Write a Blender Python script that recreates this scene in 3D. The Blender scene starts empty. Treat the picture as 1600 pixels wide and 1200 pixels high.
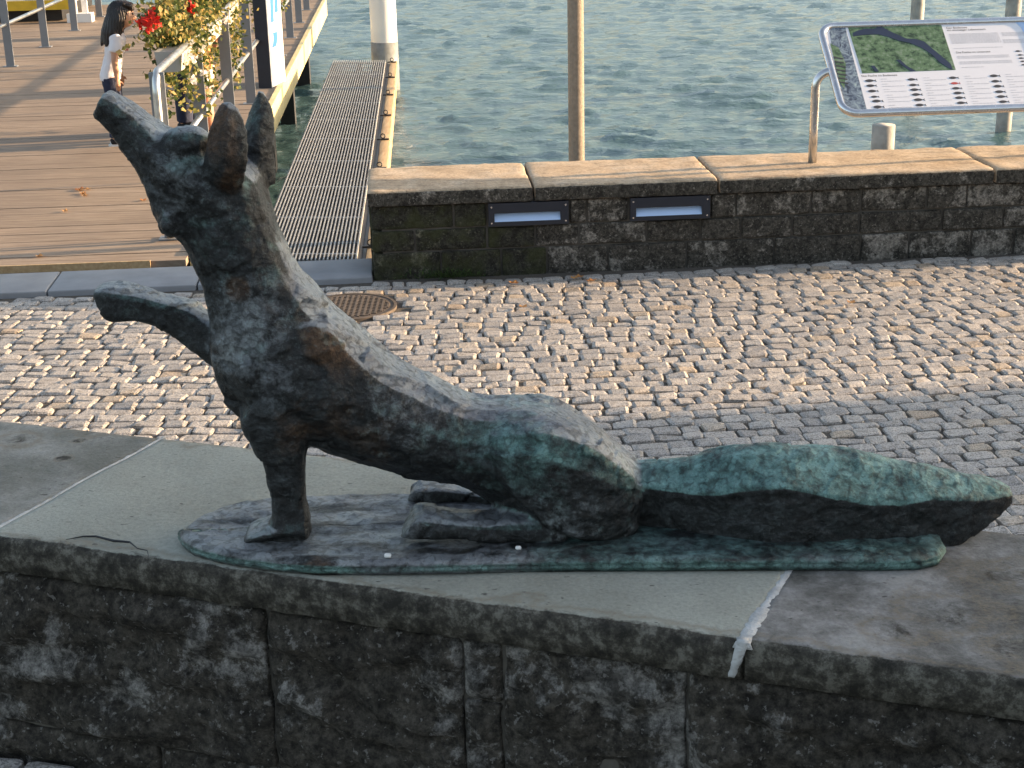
import bpy, math, random
import numpy as np
from mathutils import Vector, Matrix, noise as mnoise
random.seed(7); rng = np.random.default_rng(7)
R_ = math.radians
scene = bpy.context.scene
COL = scene.collection

# ------------------------------------------------------------------ camera
F, HCAM = 2400.0, 2.25
ROLL = math.atan(.0227)
PIT = math.atan((600 + 244) * math.cos(ROLL) / F)
_D = F / math.tan(PIT)
_down = np.array([math.sin(ROLL) * _D, -math.cos(ROLL) * _D, -F]); _down /= np.linalg.norm(_down)
_up = -_down; _fw = np.array([0, 0, -1.])
_Y = _fw - _up * (_fw @ _up); _Y /= np.linalg.norm(_Y)
_X = np.cross(_Y, _up)
ROT = np.array([_X, _Y, _up]); CAM = np.array([0, 0, HCAM])
cd = bpy.data.cameras.new('camera'); cam = bpy.data.objects.new('camera', cd); COL.objects.link(cam)
cd.sensor_width = 36; cd.lens = 36 * F / 1600; cd.clip_end = 2000; cd.clip_start = .05
M = Matrix.Identity(4)
for i in range(3):
    for j in range(3): M[i][j] = ROT[i, j]
    M[i][3] = CAM[i]
cam.matrix_world = M
scene.camera = cam

# ------------------------------------------------------------------ sky, sun, exposure
SUN_AZ, SUN_EL = R_(81), R_(11)
w = bpy.data.worlds.new('World'); scene.world = w; w.use_nodes = True
nt = w.node_tree; nt.nodes.clear()
sky = nt.nodes.new('ShaderNodeTexSky'); sky.sky_type = 'NISHITA'; sky.sun_disc = False
sky.sun_elevation = SUN_EL; sky.sun_rotation = SUN_AZ; sky.air_density = 1.0; sky.dust_density = 3.0; sky.ozone_density = 1.0
bg = nt.nodes.new('ShaderNodeBackground'); bg.inputs['Strength'].default_value = .15
wo = nt.nodes.new('ShaderNodeOutputWorld')
hs = nt.nodes.new('ShaderNodeHueSaturation'); hs.inputs['Saturation'].default_value = .74; nt.links.new(sky.outputs[0], hs.inputs['Color']); nt.links.new(hs.outputs[0], bg.inputs[0]); nt.links.new(bg.outputs[0], wo.inputs[0])
sl = bpy.data.lights.new('sun', 'SUN'); sl.energy = 5.0; sl.angle = R_(.53); sl.color = (1, .70, .42)
so = bpy.data.objects.new('sun', sl); COL.objects.link(so)
sdir = Vector((math.sin(SUN_AZ) * math.cos(SUN_EL), math.cos(SUN_AZ) * math.cos(SUN_EL), math.sin(SUN_EL)))
so.rotation_euler = sdir.to_track_quat('Z', 'Y').to_euler(); so.location = (30, 0, 30)
scene.view_settings.view_transform = 'Standard'; scene.view_settings.look = 'None'
scene.view_settings.exposure = 1.55; scene.view_settings.gamma = 1; scene.view_settings.use_curve_mapping = False

# ------------------------------------------------------------------ helpers
def ray(px, py): return ROT @ np.array([px - 800, -(py - 600), -F])
def G(px, py, z=0.0):
    d = ray(px, py); return CAM + d * ((z - HCAM) / d[2])
def PY(px, py, y):
    d = ray(px, py); return CAM + d * (y / d[1])
def proj(P):
    c = ROT.T @ (np.array(P, float) - CAM); return 800 + F * c[0] / -c[2], 600 - F * c[1] / -c[2]

class MB:
    def __init__(s): s.v = []; s.f = []; s.c = []; s.smooth = False
    def add(s, verts, faces, col=None):
        n = len(s.v); verts = [tuple(map(float, p)) for p in verts]
        s.v += verts; s.f += [tuple(n + i for i in f) for f in faces]
        s.c += [col if col is not None else .5] * len(verts)
        return s
    def box(s, c, size, ax=None, col=None):
        hx, hy, hz = [q / 2 for q in size]
        ex, ey, ez = ax if ax else (Vector((1, 0, 0)), Vector((0, 1, 0)), Vector((0, 0, 1)))
        c = Vector(c); P = []
        for z in (-hz, hz):
            for x, y in ((-hx, -hy), (hx, -hy), (hx, hy), (-hx, hy)): P.append(c + ex * x + ey * y + ez * z)
        return s.add(P, [(3, 2, 1, 0), (4, 5, 6, 7), (0, 1, 5, 4), (1, 2, 6, 5), (2, 3, 7, 6), (3, 0, 4, 7)], col)
    def prism(s, poly, z0, z1, col=None):
        n = len(poly)
        a = sum(poly[i][0] * poly[(i + 1) % n][1] - poly[(i + 1) % n][0] * poly[i][1] for i in range(n))
        if a < 0: poly = poly[::-1]
        v = [(p[0], p[1], z0) for p in poly] + [(p[0], p[1], z1) for p in poly]
        f = [tuple(range(n - 1, -1, -1)), tuple(range(n, 2 * n))] + [(i, (i + 1) % n, n + (i + 1) % n, n + i) for i in range(n)]
        return s.add(v, f, col)
    def loft(s, rings, caps=True, closed=True):
        m = len(rings[0]); v = [p for r in rings for p in r]; f = []
        for i in range(len(rings) - 1):
            for j in range(m if closed else m - 1):
                k = (j + 1) % m; f.append((i * m + j, i * m + k, (i + 1) * m + k, (i + 1) * m + j))
        if caps and closed:
            f.append(tuple(range(m - 1, -1, -1))); f.append(tuple(range((len(rings) - 1) * m, len(rings) * m)))
        return s.add(v, f)
    def tube(s, path, r, n=12):
        path = [Vector(p) for p in path]; rr = r if isinstance(r, (list, tuple)) else [r] * len(path)
        rings = []; ref = None
        for i, p in enumerate(path):
            d = (path[min(i + 1, len(path) - 1)] - path[max(i - 1, 0)]).normalized()
            if ref is None: ref = Vector((0, 0, 1)) if abs(d.z) < .9 else Vector((1, 0, 0))
            u = (ref - d * ref.dot(d)).normalized(); ref = u; q = d.cross(u)
            rings.append([p + (u * math.cos(2 * math.pi * k / n) + q * math.sin(2 * math.pi * k / n)) * rr[i] for k in range(n)])
        return s.loft(rings)
    def ball(s, c, r, nu=14, nv=9):
        c = Vector(c); rx, ry, rz = r if isinstance(r, (tuple, list)) else (r, r, r)
        rings = []
        for i in range(1, nv):
            t = math.pi * i / nv
            rings.append([c + Vector((rx * math.sin(t) * math.cos(2 * math.pi * k / nu), ry * math.sin(t) * math.sin(2 * math.pi * k / nu), -rz * math.cos(t))) for k in range(nu)])
        return s.loft(rings)
    def mesh(s, name, mat, origin=(0, 0, 0), smooth=False):
        o = Vector(origin); me = bpy.data.meshes.new(name)
        me.from_pydata([(p[0] - o.x, p[1] - o.y, p[2] - o.z) for p in s.v], [], s.f); me.update()
        if mat: me.materials.append(mat)
        at = me.attributes.new('tint', 'FLOAT', 'POINT'); at.data.foreach_set('value', np.array(s.c, dtype=np.float32))
        if smooth: me.polygons.foreach_set('use_smooth', [True] * len(me.polygons))
        return me

def tag(o, label=None, cat=None, group=None, kind=None):
    for k, v in (('label', label), ('category', cat), ('group', group), ('kind', kind)):
        if v: o[k] = v
    return o
def thing(name, loc, label, cat, group=None, rz=0):
    o = bpy.data.objects.new(name, None); o.empty_display_size = .1; o.location = loc; o.rotation_euler = (0, 0, rz); COL.objects.link(o)
    return tag(o, label, cat, group)
def wloc(o):
    p = Vector(o.location)
    while o.parent: o = o.parent; p += Vector(o.location)
    return p
def put(name, me, parent=None, loc=None):
    """link mesh object; loc is a world position (parents are never rotated)"""
    o = bpy.data.objects.new(name, me); COL.objects.link(o)
    L = Vector(loc) if loc is not None else Vector((0, 0, 0))
    if parent: o.parent = parent; o.location = L - wloc(parent)
    else: o.location = L
    return o
def part(name, mb, mat, parent=None, smooth=False, origin=None):
    """mb in world coordinates"""
    if origin is None: origin = Vector(np.mean(np.array(mb.v), axis=0)) if mb.v else Vector((0, 0, 0))
    return put(name, mb.mesh(name, mat, origin, smooth), parent, origin)

def rbox(L, W, Hh, r=.01, n=(3, 3, 2), amp=0.0, fr=6, seed=0, bottom=True, sx=None):
    """rounded, roughened box about the origin (centre), returns verts, faces"""
    def cs(l, k, rr):
        inner = np.linspace(-l / 2 + rr, l / 2 - rr, max(k, 2)); return np.concatenate([[-l / 2], [-l / 2 + rr * .35], inner, [l / 2 - rr * .35], [l / 2]])
    X, Y, Z = cs(L, n[0], r), cs(W, n[1], r), cs(Hh, n[2], r)
    idx = {}; V = []; Fc = []
    def vid(i, j, k):
        if (i, j, k) not in idx: idx[(i, j, k)] = len(V); V.append((X[i], Y[j], Z[k]))
        return idx[(i, j, k)]
    a, b, c = len(X) - 1, len(Y) - 1, len(Z) - 1
    for i in range(a):
        for j in range(b):
            Fc.append((vid(i, j, c), vid(i + 1, j, c), vid(i + 1, j + 1, c), vid(i, j + 1, c)))
            if bottom: Fc.append((vid(i, j, 0), vid(i, j + 1, 0), vid(i + 1, j + 1, 0), vid(i + 1, j, 0)))
    for i in range(a):
        for k in range(c):
            Fc.append((vid(i, 0, k), vid(i + 1, 0, k), vid(i + 1, 0, k + 1), vid(i, 0, k + 1)))
            Fc.append((vid(i, b, k), vid(i, b, k + 1), vid(i + 1, b, k + 1), vid(i + 1, b, k)))
    for j in range(b):
        for k in range(c):
            Fc.append((vid(0, j, k), vid(0, j, k + 1), vid(0, j + 1, k + 1), vid(0, j + 1, k)))
            Fc.append((vid(a, j, k), vid(a, j + 1, k), vid(a, j + 1, k + 1), vid(a, j, k + 1)))
    V = np.array(V); inner = np.array([L / 2 - r, W / 2 - r, Hh / 2 - r])
    q = np.clip(V, -inner, inner); d = V - q; ln = np.linalg.norm(d, axis=1, keepdims=True); nn = d / np.maximum(ln, 1e-9)
    V = q + nn * r
    if amp:
        for i in range(len(V)):
            p = Vector(V[i]) * fr + Vector((seed * 7.3, seed * 3.1, seed))
            V[i] += nn[i] * amp * (mnoise.noise(p) + .5 * mnoise.noise(p * 2.7) + .3 * mnoise.noise(p * 6.1))
    return V, Fc

def remesh(mb, voxel, name, smooth_it=2):
    me = mb.mesh(name, None); o = bpy.data.objects.new('tmp', me); COL.objects.link(o)
    m = o.modifiers.new('r', 'REMESH'); m.mode = 'VOXEL'; m.voxel_size = voxel; m.use_smooth_shade = True
    if smooth_it:
        s = o.modifiers.new('s', 'SMOOTH'); s.factor = .5; s.iterations = smooth_it
    dg = bpy.context.evaluated_depsgraph_get()
    out = bpy.data.meshes.new_from_object(o.evaluated_get(dg))
    bpy.data.objects.remove(o); out.name = name
    return out

# ------------------------------------------------------------------ materials
class MT:
    def __init__(s, name):
        s.m = bpy.data.materials.new(name); s.m.use_nodes = True; s.t = s.m.node_tree; s.b = s.t.nodes['Principled BSDF']
        s.co = s.t.nodes.new('ShaderNodeTexCoord')
    def n(s, ty, **kw):
        x = s.t.nodes.new(ty)
        for k, v in kw.items(): setattr(x, k, v)
        return x
    def l(s, a, b): s.t.links.new(a, b)
    def pos(s, world=True):
        if world:
            if not hasattr(s, '_g'): s._g = s.n('ShaderNodeNewGeometry')
            return s._g.outputs['Position']
        return s.co.outputs['Object']
    def noise(s, scale, det=4, rough=.55, world=True, vec=None, dist=0):
        x = s.n('ShaderNodeTexNoise'); x.inputs['Scale'].default_value = scale; x.inputs['Detail'].default_value = det; x.inputs['Roughness'].default_value = rough; x.inputs['Distortion'].default_value = dist
        s.l(vec if vec is not None else s.pos(world), x.inputs['Vector']); return x.outputs['Fac']
    def stretch(s, sc, rot=(0, 0, 0), world=True):
        m = s.n('ShaderNodeMapping'); m.inputs['Scale'].default_value = sc; m.inputs['Rotation'].default_value = rot
        s.l(s.pos(world), m.inputs['Vector']); return m.outputs['Vector']
    def ramp(s, fac, stops):
        r = s.n('ShaderNodeValToRGB'); e = r.color_ramp.elements
        while len(e) < len(stops): e.new(.5)
        for i, (p, c) in enumerate(stops):
            e[i].position = p; e[i].color = (*c, 1) if isinstance(c, (tuple, list)) else (c, c, c, 1)
        s.l(fac, r.inputs['Fac']); return r.outputs['Color']
    def mix(s, fac, a, b, mode='MIX'):
        x = s.n('ShaderNodeMix', data_type='RGBA', blend_type=mode)
        for v, i in ((fac, 0), (a, 6), (b, 7)):
            if isinstance(v, (int, float)): x.inputs[i].default_value = v
            elif isinstance(v, (tuple, list)): x.inputs[i].default_value = (*v, 1)
            else: s.l(v, x.inputs[i])
        return x.outputs[2]
    def math(s, op, a, b=None):
        x = s.n('ShaderNodeMath', operation=op)
        for v, i in ((a, 0), (b, 1)):
            if v is None: continue
            if isinstance(v, (int, float)): x.inputs[i].default_value = v
            else: s.l(v, x.inputs[i])
        return x.outputs[0]
    def attr(s, name, out='Fac'):
        x = s.n('ShaderNodeAttribute', attribute_name=name); return x.outputs[out]
    def bump(s, h, strength=.3, dist=.01):
        x = s.n('ShaderNodeBump'); x.inputs['Strength'].default_value = strength; x.inputs['Distance'].default_value = dist
        s.l(h, x.inputs['Height'])
        if s.b.inputs['Normal'].is_linked: s.l(s.b.inputs['Normal'].links[0].from_socket, x.inputs['Normal'])
        s.l(x.outputs[0], s.b.inputs['Normal'])
    def set(s, base=None, rough=None, metal=None, spec=None):
        for k, v in (('Base Color', base), ('Roughness', rough), ('Metallic', metal), ('Specular IOR Level', spec)):
            if v is None: continue
            if isinstance(v, (int, float)): s.b.inputs[k].default_value = v
            elif isinstance(v, (tuple, list)): s.b.inputs[k].default_value = (*v, 1)
            else: s.l(v, s.b.inputs[k])
        return s

def simple(name, col, rough=.6, metal=0, var=.25, scale=14, bump=.1):
    m = MT(name); c2 = tuple(x * (1 - var) for x in col); c3 = tuple(min(1, x * (1 + var * .6)) for x in col)
    n = m.noise(scale, 5); m.set(m.ramp(n, [(.3, c2), (.7, c3)]), rough, metal)
    if bump: m.bump(m.noise(scale * 6, 3), bump, .004)
    return m.m

def mat_cobble():
    m = MT('granite_cobble'); t = m.attr('tint')
    base = m.ramp(t, [(0, (.335, .31, .285)), (.35, (.385, .358, .328)), (.6, (.43, .398, .362)), (.82, (.46, .425, .385)), (.9, (.43, .36, .28)), (1, (.40, .32, .24))])
    sp = m.ramp(m.noise(170, 2, .7), [(.38, .4), (.5, 1), (.62, 1.2)])
    c = m.mix(1, base, sp, 'MULTIPLY')
    c = m.mix(m.ramp(m.noise(30, 6, .7), [(.52, 0), (.62, .6)]), c, (.17, .15, .12))
    m.set(c, .62, 0, .4); m.bump(m.noise(60, 4, .7), .8, .006); m.bump(m.noise(220, 2), .3, .002); return m.m
def mat_joint():
    m = MT('joint_sand'); n = m.noise(120, 4, .7); m.set(m.ramp(n, [(.3, (.05, .043, .036)), (.7, (.13, .112, .092))]), .95); m.bump(n, .8, .01); return m.m
def mat_wallstone(dark, light, thr=.52, moss=0.0):
    m = MT('weathered_stone'); t = m.attr('tint')
    big = m.noise(5.5, 10, .72, dist=.15); fine = m.noise(60, 8, .78); mid = m.noise(17, 8, .72)
    base = m.mix(m.ramp(m.math('ADD', big, m.math('MULTIPLY', m.math('SUBTRACT', t, .5), .35)), [(thr - .045, 0), (thr - .01, 1)]), dark, light)
    base = m.mix(m.ramp(mid, [(.42, .8), (.54, 0)]), base, tuple(x * .4 for x in dark))
    base = m.mix(1, base, m.ramp(fine, [(.38, .35), (.5, 1), (.62, 1.8)]), 'MULTIPLY')
    base = m.mix(m.ramp(m.noise(75, 3, .6), [(.62, 0), (.66, .6)]), base, tuple(min(.5, x * 1.25) for x in light))
    if moss: base = m.mix(m.ramp(m.noise(9, 5), [(.42, 0), (.62, moss)]), base, (.06, .065, .022))
    m.set(base, .88, 0, .25); m.bump(mid, .6, .03); m.bump(fine, .9, .012); return m.m
def mat_cap():
    # near coping: pale grey-green stone, stained brown and black towards its edges
    m = MT('coping_stone'); t = m.attr('tint')
    a = m.noise(3.2, 8, .65); f = m.noise(130, 6, .7); s = m.noise(8, 10, .74, dist=.1)
    c = m.ramp(a, [(.3, (.255, .255, .215)), (.55, (.325, .33, .285)), (.75, (.345, .345, .30))])
    c = m.mix(m.ramp(t, [(.5, 0), (1, 1)]), c, m.ramp(m.math('ADD', m.math('MULTIPLY', s, .55), m.math('MULTIPLY', a, .45)), [(.42, (.045, .042, .037)), (.5, (.13, .122, .115)), (.58, (.26, .25, .24)), (.66, (.31, .30, .28))]))
    edge_stain = m.attr('edge')
    e = m.math('ADD', edge_stain, m.math('MULTIPLY', m.math('SUBTRACT', m.noise(16, 6, .75, dist=.5), .5), .9))
    c = m.mix(m.ramp(e, [(.42, 0), (.58, 1)]), c, m.ramp(m.noise(34, 5, .75), [(.38, (.022, .02, .016)), (.5, (.06, .054, .043)), (.62, (.16, .15, .125))]))
    warm = m.math('MULTIPLY', m.ramp(m.math('ADD', edge_stain, m.math('MULTIPLY', m.math('SUBTRACT', m.noise(9, 5, .7), .5), 1.0)), [(.24, 0), (.36, .7), (.5, 0)]), m.ramp(f, [(.4, .3), (.6, 1)]))
    c = m.mix(warm, c, (.17, .135, .09))
    c = m.mix(m.ramp(m.noise(46, 2, .5, vec=m.stretch((1, 2.2, 1))), [(.70, 0), (.73, .8)]), c, (.06, .055, .05))
    c = m.mix(1, c, m.ramp(f, [(.36, .85), (.5, 1), (.64, 1.12)]), 'MULTIPLY')
    m.set(c, .8, 0, .3); m.bump(f, .5, .006); m.bump(s, .3, .012); return m.m
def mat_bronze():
    m = MT('patinated_bronze'); pat = m.n('ShaderNodeAttribute', attribute_name='patina_skylight')
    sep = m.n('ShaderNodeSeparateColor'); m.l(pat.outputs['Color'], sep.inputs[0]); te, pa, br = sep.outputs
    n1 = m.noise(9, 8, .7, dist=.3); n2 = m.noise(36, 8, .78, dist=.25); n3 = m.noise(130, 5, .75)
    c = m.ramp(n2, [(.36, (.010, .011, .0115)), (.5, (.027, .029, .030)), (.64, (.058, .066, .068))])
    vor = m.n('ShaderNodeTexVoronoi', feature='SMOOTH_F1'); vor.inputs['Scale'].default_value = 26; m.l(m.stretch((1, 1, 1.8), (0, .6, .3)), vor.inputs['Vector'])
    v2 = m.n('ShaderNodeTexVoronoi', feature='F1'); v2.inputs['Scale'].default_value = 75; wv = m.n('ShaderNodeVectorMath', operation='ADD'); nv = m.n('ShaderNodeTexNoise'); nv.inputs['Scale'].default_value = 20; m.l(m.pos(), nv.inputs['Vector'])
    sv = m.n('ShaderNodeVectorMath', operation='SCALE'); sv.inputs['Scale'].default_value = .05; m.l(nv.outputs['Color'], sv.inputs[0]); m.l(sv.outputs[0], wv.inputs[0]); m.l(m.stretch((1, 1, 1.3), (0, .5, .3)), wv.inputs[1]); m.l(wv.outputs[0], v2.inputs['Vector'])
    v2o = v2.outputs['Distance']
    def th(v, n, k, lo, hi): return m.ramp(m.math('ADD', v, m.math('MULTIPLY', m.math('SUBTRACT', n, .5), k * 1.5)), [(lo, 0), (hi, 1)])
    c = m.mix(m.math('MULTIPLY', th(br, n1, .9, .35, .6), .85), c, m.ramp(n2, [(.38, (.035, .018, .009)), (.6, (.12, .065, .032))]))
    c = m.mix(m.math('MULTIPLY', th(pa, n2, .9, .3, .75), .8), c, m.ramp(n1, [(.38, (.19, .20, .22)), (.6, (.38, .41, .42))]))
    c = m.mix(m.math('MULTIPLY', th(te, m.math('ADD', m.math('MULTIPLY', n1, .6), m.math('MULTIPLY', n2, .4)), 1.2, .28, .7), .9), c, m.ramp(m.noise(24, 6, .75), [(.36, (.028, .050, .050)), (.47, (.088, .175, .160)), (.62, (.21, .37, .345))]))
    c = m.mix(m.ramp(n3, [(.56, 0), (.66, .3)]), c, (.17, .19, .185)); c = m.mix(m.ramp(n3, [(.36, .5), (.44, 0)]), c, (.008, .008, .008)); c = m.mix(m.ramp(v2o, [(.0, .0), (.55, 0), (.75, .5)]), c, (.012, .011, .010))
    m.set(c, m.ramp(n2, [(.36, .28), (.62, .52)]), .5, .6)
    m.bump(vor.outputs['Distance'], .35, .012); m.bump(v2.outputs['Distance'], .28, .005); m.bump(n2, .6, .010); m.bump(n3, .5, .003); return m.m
def mat_water():
    m = MT('lake_water')
    m.set((.068, .125, .128), .05, 0, .5); m.b.inputs['IOR'].default_value = 1.333
    v = m.stretch((.75, 1.5, 1), (0, 0, .15))
    m.bump(m.noise(6, 5, .62, vec=v), .6, .045); m.bump(m.noise(22, 4, .6, vec=v), .5, .012); return m.m
def mat_deck():
    m = MT('deck_board'); t = m.attr('tint'); v = m.stretch((1.2, 22, 4), (0, 0, -.0593))
    g = m.noise(3, 6, .65, vec=v)
    c = m.ramp(g, [(.3, (.19, .138, .098)), (.5, (.29, .222, .162)), (.68, (.38, .305, .235))])
    c = m.mix(1, c, m.ramp(t, [(0, .85), (1, 1.12)]), 'MULTIPLY')
    c = m.mix(m.ramp(m.noise(1.3, 5, .6), [(.4, .45), (.6, 0)]), c, (.17, .13, .10))
    m.set(c, .8, 0, .3); m.bump(g, .4, .006); return m.m
def mat_wood(name, a, b):
    m = MT(name); g = m.noise(5, 6, .65, vec=m.stretch((9, 1, 9))); m.set(m.ramp(g, [(.3, a), (.7, b)]), .75); m.bump(g, .4, .006); return m.m
def mat_leaf(name, cols, trans=.35):
    m = MT(name); t = m.attr('tint'); c = m.ramp(t, [(i / (len(cols) - 1), x) for i, x in enumerate(cols)])
    m.set(c, .5, 0, .4); tr = m.n('ShaderNodeBsdfTranslucent'); m.l(c, tr.inputs[0]); mx = m.n('ShaderNodeMixShader'); mx.inputs[0].default_value = trans
    out = m.t.nodes['Material Output']; m.l(m.b.outputs[0], mx.inputs[1]); m.l(tr.outputs[0], mx.inputs[2]); m.l(mx.outputs[0], out.inputs[0]); return m.m
def mat_metal(name, col, rough, metal=1.0):
    m = MT(name); n = m.noise(30, 4); m.set(m.ramp(n, [(.3, tuple(x * .85 for x in col)), (.7, col)]), m.ramp(n, [(.3, rough * .8), (.7, rough * 1.2)]), metal); return m.m

def mat_sand():
    m = MT('sandstone_coping'); a = m.noise(4, 8, .72); f = m.noise(60, 6, .75); st = m.noise(9, 8, .75, vec=m.stretch((.5, 3, 1), (0, 0, .07)))
    c = m.ramp(a, [(.36, (.36, .27, .18)), (.5, (.46, .355, .245)), (.62, (.52, .42, .31))]); c = m.mix(m.ramp(st, [(.36, .75), (.46, 0)]), c, (.17, .13, .09)); c = m.mix(1, c, m.ramp(f, [(.36, .7), (.5, 1), (.64, 1.18)]), 'MULTIPLY')
    c = m.mix(m.ramp(m.noise(38, 4, .6), [(.62, 0), (.68, .6)]), c, (.12, .10, .075)); m.set(c, .88, 0, .25); m.bump(f, .5, .006); m.bump(st, .3, .01); return m.m
MA = dict(
    cobble=mat_cobble(), joint=mat_joint(), cap=mat_cap(), bronze=mat_bronze(), water=mat_water(), deck=mat_deck(),
    near=mat_wallstone((.078, .068, .055), (.25, .235, .215), .57), far=mat_wallstone((.085, .076, .062), (.26, .235, .20), .565),
    mossy=mat_wallstone((.05, .047, .036), (.15, .14, .10), .62, .6), core=simple('wall_mortar', (.10, .09, .075), .95, scale=20, bump=.6),
    farcap=mat_sand(), mortar=simple('pale_mortar', (.50, .50, .49), .95, var=.3, scale=30, bump=.9),
    slab=simple('granite_kerb', (.27, .275, .285), .75, var=.18, scale=5, bump=.25),
    concrete=simple('concrete', (.27, .26, .25), .9, var=.3, scale=4, bump=.4),
    post=simple('grey_painted_steel', (.20, .215, .235), .45, .1, var=.08, scale=9, bump=0), galv=mat_metal('galvanised_tube', (.62, .62, .60), .38),
    grate=simple('grating_steel', (.40, .40, .39), .5, .5, var=.2), stain=mat_metal('stainless_tube', (.66, .66, .67), .24),
    beam=simple('ochre_edge_beam', (.62, .52, .27), .6, var=.18, scale=3), pile=simple('dark_steel_pile', (.035, .035, .038), .6, .2),
    timber=mat_wood('fender_timber', (.38, .24, .11), (.56, .40, .22)), mast=mat_wood('mast_wood', (.20, .16, .12), (.30, .245, .19)),
    white=simple('white_paint', (.74, .73, .71), .5, var=.06, scale=3, bump=0), boxgrey=simple('grey_plastic', (.36, .35, .32), .6, var=.1), grey=simple('grey_paint', (.22, .23, .22), .6),
    black=simple('black_iron', (.02, .02, .022), .5, .2), pole=simple('weathered_pile', (.36, .345, .31), .8, var=.35, scale=8, bump=.4),
    plate=simple('anthracite_plate', (.022, .027, .040), .38, .2, var=.12, bump=0), frost=simple('frosted_glass', (.50, .66, .92), .25, var=.03, bump=0),  # blue of the light slots puts reflected sky into the glass colour
    rust=simple('cast_iron_cover', (.125, .10, .08), .8, .2, var=.35, scale=30), yellow=simple('yellow_paint', (.62, .40, .02), .5, var=.2, scale=6, bump=0),
    panel=simple('panel_print_white', (.74, .74, .77), .35, var=.02, bump=0), ink=simple('print_ink', (.045, .045, .05), .5, bump=0, var=.1), inkgrey=simple('print_grey', (.52, .52, .55), .4, bump=0, var=.1),
    inkred=simple('print_red', (.5, .08, .07), .5, bump=0), inkblue=simple('print_blue', (.40, .55, .78), .4, bump=0, var=.05), lakeblue=simple('print_navy', (.018, .03, .065), .4, bump=0, var=.15),
    signblue=simple('sign_blue', (.03, .16, .50), .4, bump=0, var=.05),
    skin=simple('skin', (.50, .27, .17), .5, var=.1, bump=0), hair=simple('dark_hair', (.014, .009, .008), .42, var=.4, scale=60, bump=.5), auburn=simple('auburn_hair', (.075, .03, .014), .42, var=.4, scale=60, bump=.5),
    shirt=simple('white_cotton', (.72, .70, .72), .9, var=.05, scale=6, bump=.2), navy=simple('navy_denim', (.015, .022, .055), .85, var=.25, scale=40), blackcloth=simple('black_cotton', (.012, .012, .014), .9),
    orange=simple('orange_cotton', (.62, .26, .09), .9, var=.1), pink=simple('pale_pink_cotton', (.66, .50, .50), .9, var=.1), sole=simple('white_rubber', (.75, .75, .73), .6, var=.03, bump=0), eye=simple('eye', (.02, .012, .01), .15, bump=0), lip=simple('lip', (.42, .15, .12), .5, bump=0),
    leaf=mat_leaf('leaf', [(.04, .065, .02), (.08, .11, .03), (.19, .19, .05), (.42, .33, .10), (.55, .38, .15)], .45), weed=mat_leaf('weed', [(.03, .06, .012), (.08, .12, .03)]),
    red=mat_leaf('red_petal', [(.55, .02, .015), (.75, .06, .04)], .25), wflower=mat_leaf('white_petal', [(.75, .70, .66), (.8, .78, .75)], .3), fallen=mat_leaf('fallen_leaf', [(.40, .16, .05), (.50, .27, .10), (.28, .12, .05)], .2),
    render=simple('plaster', (.48, .43, .36), .9, var=.1, scale=2), roof=simple('roof_tile', (.20, .09, .06), .85), glass=simple('window_glass', (.03, .04, .05), .08, bump=0),
)
def mat_photo(name, stops, sc, dist=0):
    m = MT(name); n = m.noise(sc, 6, .7, dist=dist); m.set(m.ramp(n, stops), .4); return m.m
MA['mapgreen'] = mat_photo('print_map', [(.40, (.02, .045, .02)), (.45, (.075, .135, .065)), (.55, (.12, .20, .10)), (.62, (.19, .25, .18))], 26)
MA['stonepic'] = mat_photo('print_pebbles', [(.36, (.02, .025, .04)), (.45, (.08, .11, .16)), (.56, (.22, .28, .33)), (.68, (.36, .46, .44))], 24, 1.2)

# ------------------------------------------------------------------ ground, lake, quay
ZT, ZN = 1.06, .555                    # top of the near wall, ground on its near side
A0 = np.array([-.952, 2.588]); A1 = np.array([.75, 2.0])
wd = (A1 - A0) / np.linalg.norm(A1 - A0); wn = np.array([-wd[1], wd[0]])
if wn[1] < 0: wn = -wn
def NW(s, d, z=0): q = A0 + wd * s + wn * d; return (q[0], q[1], z)     # near wall frame: s along, d depth from the front edge
gnd = MB()
gnd.v = [(-30, -30, -.0085), (60, -30, -.0085), (60, 8.75, -.0085), (-.7, 8.6, -.0085), (-30, 8.56, -.0085)]; gnd.f = [(0, 1, 2, 3, 4)]; gnd.c = [.5] * 5
plaza = part('plaza_ground', gnd, MA['joint'], origin=(0, 0, 0)); tag(plaza, 'grey granite sett plaza between the low walls', 'plaza', kind='structure')
ter = MB(); ter.prism([NW(-9, .04)[:2], NW(9, .04)[:2], (12, -25), (-14, -25)], -.2, ZN)
terrace = part('terrace_ground', ter, MA['joint']); tag(terrace, 'raised ground in front of the dark stone wall', 'ground', kind='structure')
qy = MB(); qy.prism([(-30, 8.0), (60, 8.0), (60, 8.72), (-.7, 8.575), (-30, 8.535)], -2.5, -.06)
tag(part('quay_wall', qy, MA['concrete']), 'concrete quay edge dropping into the lake', 'quay', kind='structure')

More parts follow.
